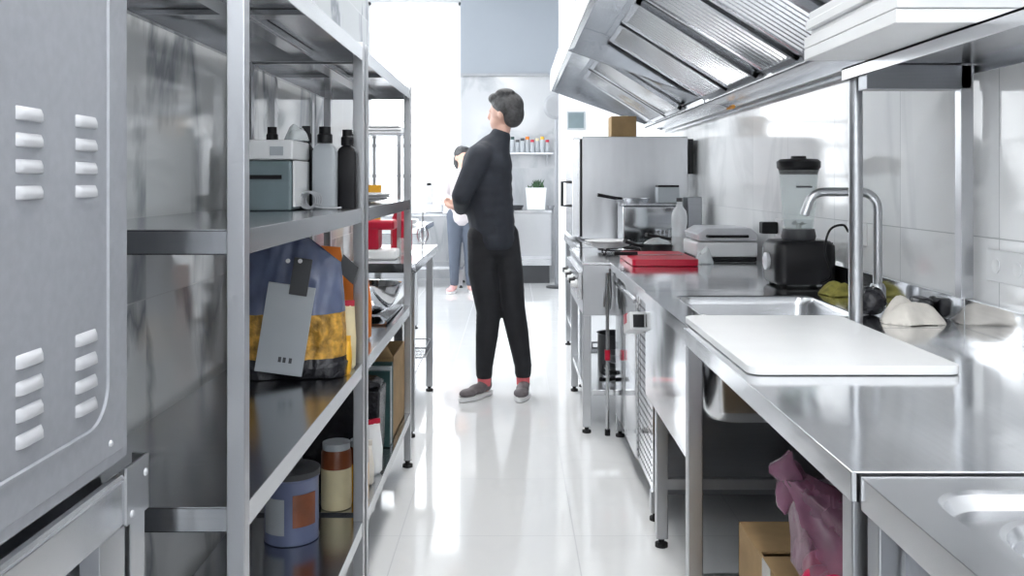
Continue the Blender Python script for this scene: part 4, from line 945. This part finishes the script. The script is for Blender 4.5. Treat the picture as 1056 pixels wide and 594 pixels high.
def person_walking():
    X, Y = -.10, 5.26
    t = thing('person', (X, Y, 0), 'person with dark hair in a dark navy jacket and black trousers walking in the aisle', 'person')
    # local coordinates: x right, y away
    fac = Vector((-.75, .35, 0))            # looks to the left, a little away
    hc = (.055, .0, 1.645)
    hp, R, P = head_parts(hc, fac)
    hipL, hipR = (-.075, -.02, .93), (.055, .04, .93)
    kL, aL = (-.035, -.03, .50), (-.062, .0, .10)
    kR, aR = (.105, .0, .51), (.165, .03, .10)
    shL, shR = (-.085, -.12, 1.385), (.01, .13, 1.385)
    elL, wrL = (-.185, -.17, 1.17), (-.200, .02, 1.085)
    elR, wrR = (-.03, .22, 1.17), (-.17, .18, 1.10)
    body = hp+[('c', [((.01, .0, 1.42), .05), ((.045, 0, 1.56), .050)]),
        ('c', [((-.01, .01, .95), .125), ((-.025, .01, 1.08), .115), ((-.04, .01, 1.25), .125), ((-.03, .0, 1.36), .10), ((.0, .0, 1.42), .055)]),
        ('c', [(shL, .055), (elL, .042), (wrL, .026)]), ('c', [(shR, .055), (elR, .042), (wrR, .026)]),
        ('c', [(hipL, .072), (kL, .056), ((kL[0]-.01, kL[1]+.0, .38), .050), (aL, .036)]), ('c', [(hipR, .072), (kR, .056), ((kR[0]+.025, kR[1]+.01, .38), .050), (aR, .036)]),
        ('c', [(aL, .035), ((aL[0], aL[1], .05), .034)]), ('c', [(aR, .035), ((aR[0], aR[1], .05), .034)])]
    body += hand_parts(wrL, (-.5, .55, .1), (.1, .2, .9)) + hand_parts(wrR, (-.75, -.5, -.1), (0, -.1, 1), -1)
    blob('body', 'skin', t, body, .0065, 4)
    def Pw(a, b2, z): v = P(a, b2, z); return v
    hair = [('e', Pw(0, -.022, .045), (.083, .098, .088), R), ('e', Pw(0, -.055, .0), (.078, .065, .085), R), ('e', Pw(0, .045, .088), (.066, .052, .038), R), ('e', Pw(.03, .0, .115), (.05, .06, .03), R), ('e', Pw(-.03, -.02, .115), (.05, .06, .03), R), ('e', Pw(.06, -.03, .03), (.028, .05, .055), R), ('e', Pw(-.06, -.03, .03), (.028, .05, .055), R)]
    blob('hair', 'hair', t, hair, .007, 3)
    jacket = [('c', [((-.060, -.01, .92), .088), ((.045, .03, .92), .088)]), ('c', [((-.01, .01, .92), .132), ((-.02, .01, 1.02), .138), ((-.045, .01, 1.20), .150), ((-.045, .0, 1.34), .150), ((-.03, .0, 1.38), .125), ((-.01, .0, 1.43), .098), ((.02, .0, 1.475), .070), ((.03, .0, 1.51), .062)]),
        ('c', [(shL, .078), (elL, .058), (tuple(Vector(elL).lerp(Vector(wrL), .88)), .043)]),
        ('c', [(shR, .078), (elR, .058), (tuple(Vector(elR).lerp(Vector(wrR), .88)), .043)]),
        ('c', [((-.06, -.08, 1.41), .070), ((.02, .09, 1.41), .070)])]
    blob('jacket', 'jacket', t, jacket, .009, 5)
    tr = [('c', [((-.01, .01, .98), .118), ((-.01, .01, .88), .118)]),
        ('c', [(hipL, .088), ((-.07, -.02, .72), .088), (kL, .074), ((kL[0]-.01, kL[1]+.0, .36), .068), ((aL[0], aL[1], .17), .052), ((aL[0], aL[1], .13), .050)]),
        ('c', [(hipR, .088), ((.080, .02, .72), .088), (kR, .074), ((kR[0]+.025, kR[1]+.01, .38), .068), ((aR[0], aR[1], .17), .052), ((aR[0], aR[1], .13), .050)])]
    blob('trousers', 'trousers', t, tr, .009, 4)
    for a in (aL, aR): MB().lathe([(.038, -.04), (.040, .0), (.041, .035), (.036, .04)], (a[0], a[1], .10), 20).build('sock', 'sock', t)
    shoe('shoe', 'shoe', t, (aL[0]+.030, aL[1]+.035, 0), (-.62, -.78, 0)); shoe('shoe', 'shoe', t, (aR[0]+.01, aR[1]+.05, 0), (-.12, -.99, 0))
person_walking()
def person_far():
    t = thing('person', (-.56, 10.15, 0), 'distant person in a pale top, slate trousers and pink shoes by the far table', 'person')
    hp, R, P = head_parts((0, 0, 1.52), (.6, -.8, 0))
    wL, wR = (-.02, -.24, 1.02), (.14, -.22, 1.02)
    body = hp+[('c', [((0, 0, 1.33), .05), ((0, 0, 1.44), .048)]), ('c', [((0, 0, .88), .12), ((0, 0, 1.05), .11), ((0, 0, 1.25), .125), ((0, 0, 1.33), .08)]),
        ('c', [((-.16, 0, 1.29), .045), ((-.21, -.03, 1.06), .038), (wL, .024)]), ('c', [((.16, 0, 1.29), .045), ((.22, -.03, 1.06), .038), (wR, .024)]),
        ('c', [((-.08, 0, .86), .08), ((-.085, -.01, .47), .055), ((-.09, 0, .06), .035)]), ('c', [((.08, 0, .86), .08), ((.085, -.01, .47), .055), ((.09, 0, .06), .035)])]
    body += hand_parts(wL, (.3, -.8, .1), (0, 0, 1)) + hand_parts(wR, (-.3, -.8, .1), (0, 0, 1), -1)
    blob('body', 'skin', t, body, .008, 4)
    blob('hair', 'hair', t, [('e', P(0, -.022, .045), (.083, .098, .088), R), ('e', P(0, -.06, -.04), (.075, .06, .11), R), ('e', P(0, .045, .088), (.066, .05, .036), R)], .009, 3)
    blob('shirt', 'pale', t, [('c', [((0, 0, .86), .14), ((0, 0, 1.05), .13), ((0, 0, 1.22), .145), ((0, 0, 1.33), .085)]), ('c', [((-.14, 0, 1.29), .065), ((-.21, -.03, 1.07), .052), ((-.12, -.12, 1.045), .045)]), ('c', [((.14, 0, 1.29), .065), ((.22, -.03, 1.07), .052), ((.18, -.12, 1.045), .045)])], .011, 4)
    blob('trousers', 'jeans', t, [('c', [((0, 0, .92), .13), ((0, 0, .84), .125)]), ('c', [((-.08, 0, .86), .10), ((-.085, -.01, .47), .072), ((-.09, 0, .11), .05)]), ('c', [((.08, 0, .86), .10), ((.085, -.01, .47), .072), ((.09, 0, .11), .05)])], .011, 4)
    shoe('shoe', 'pshoe', t, (-.09, .06, 0), (-.2, -1, 0)); shoe('shoe', 'pshoe', t, (.09, .06, 0), (.3, -1, 0))
person_far()
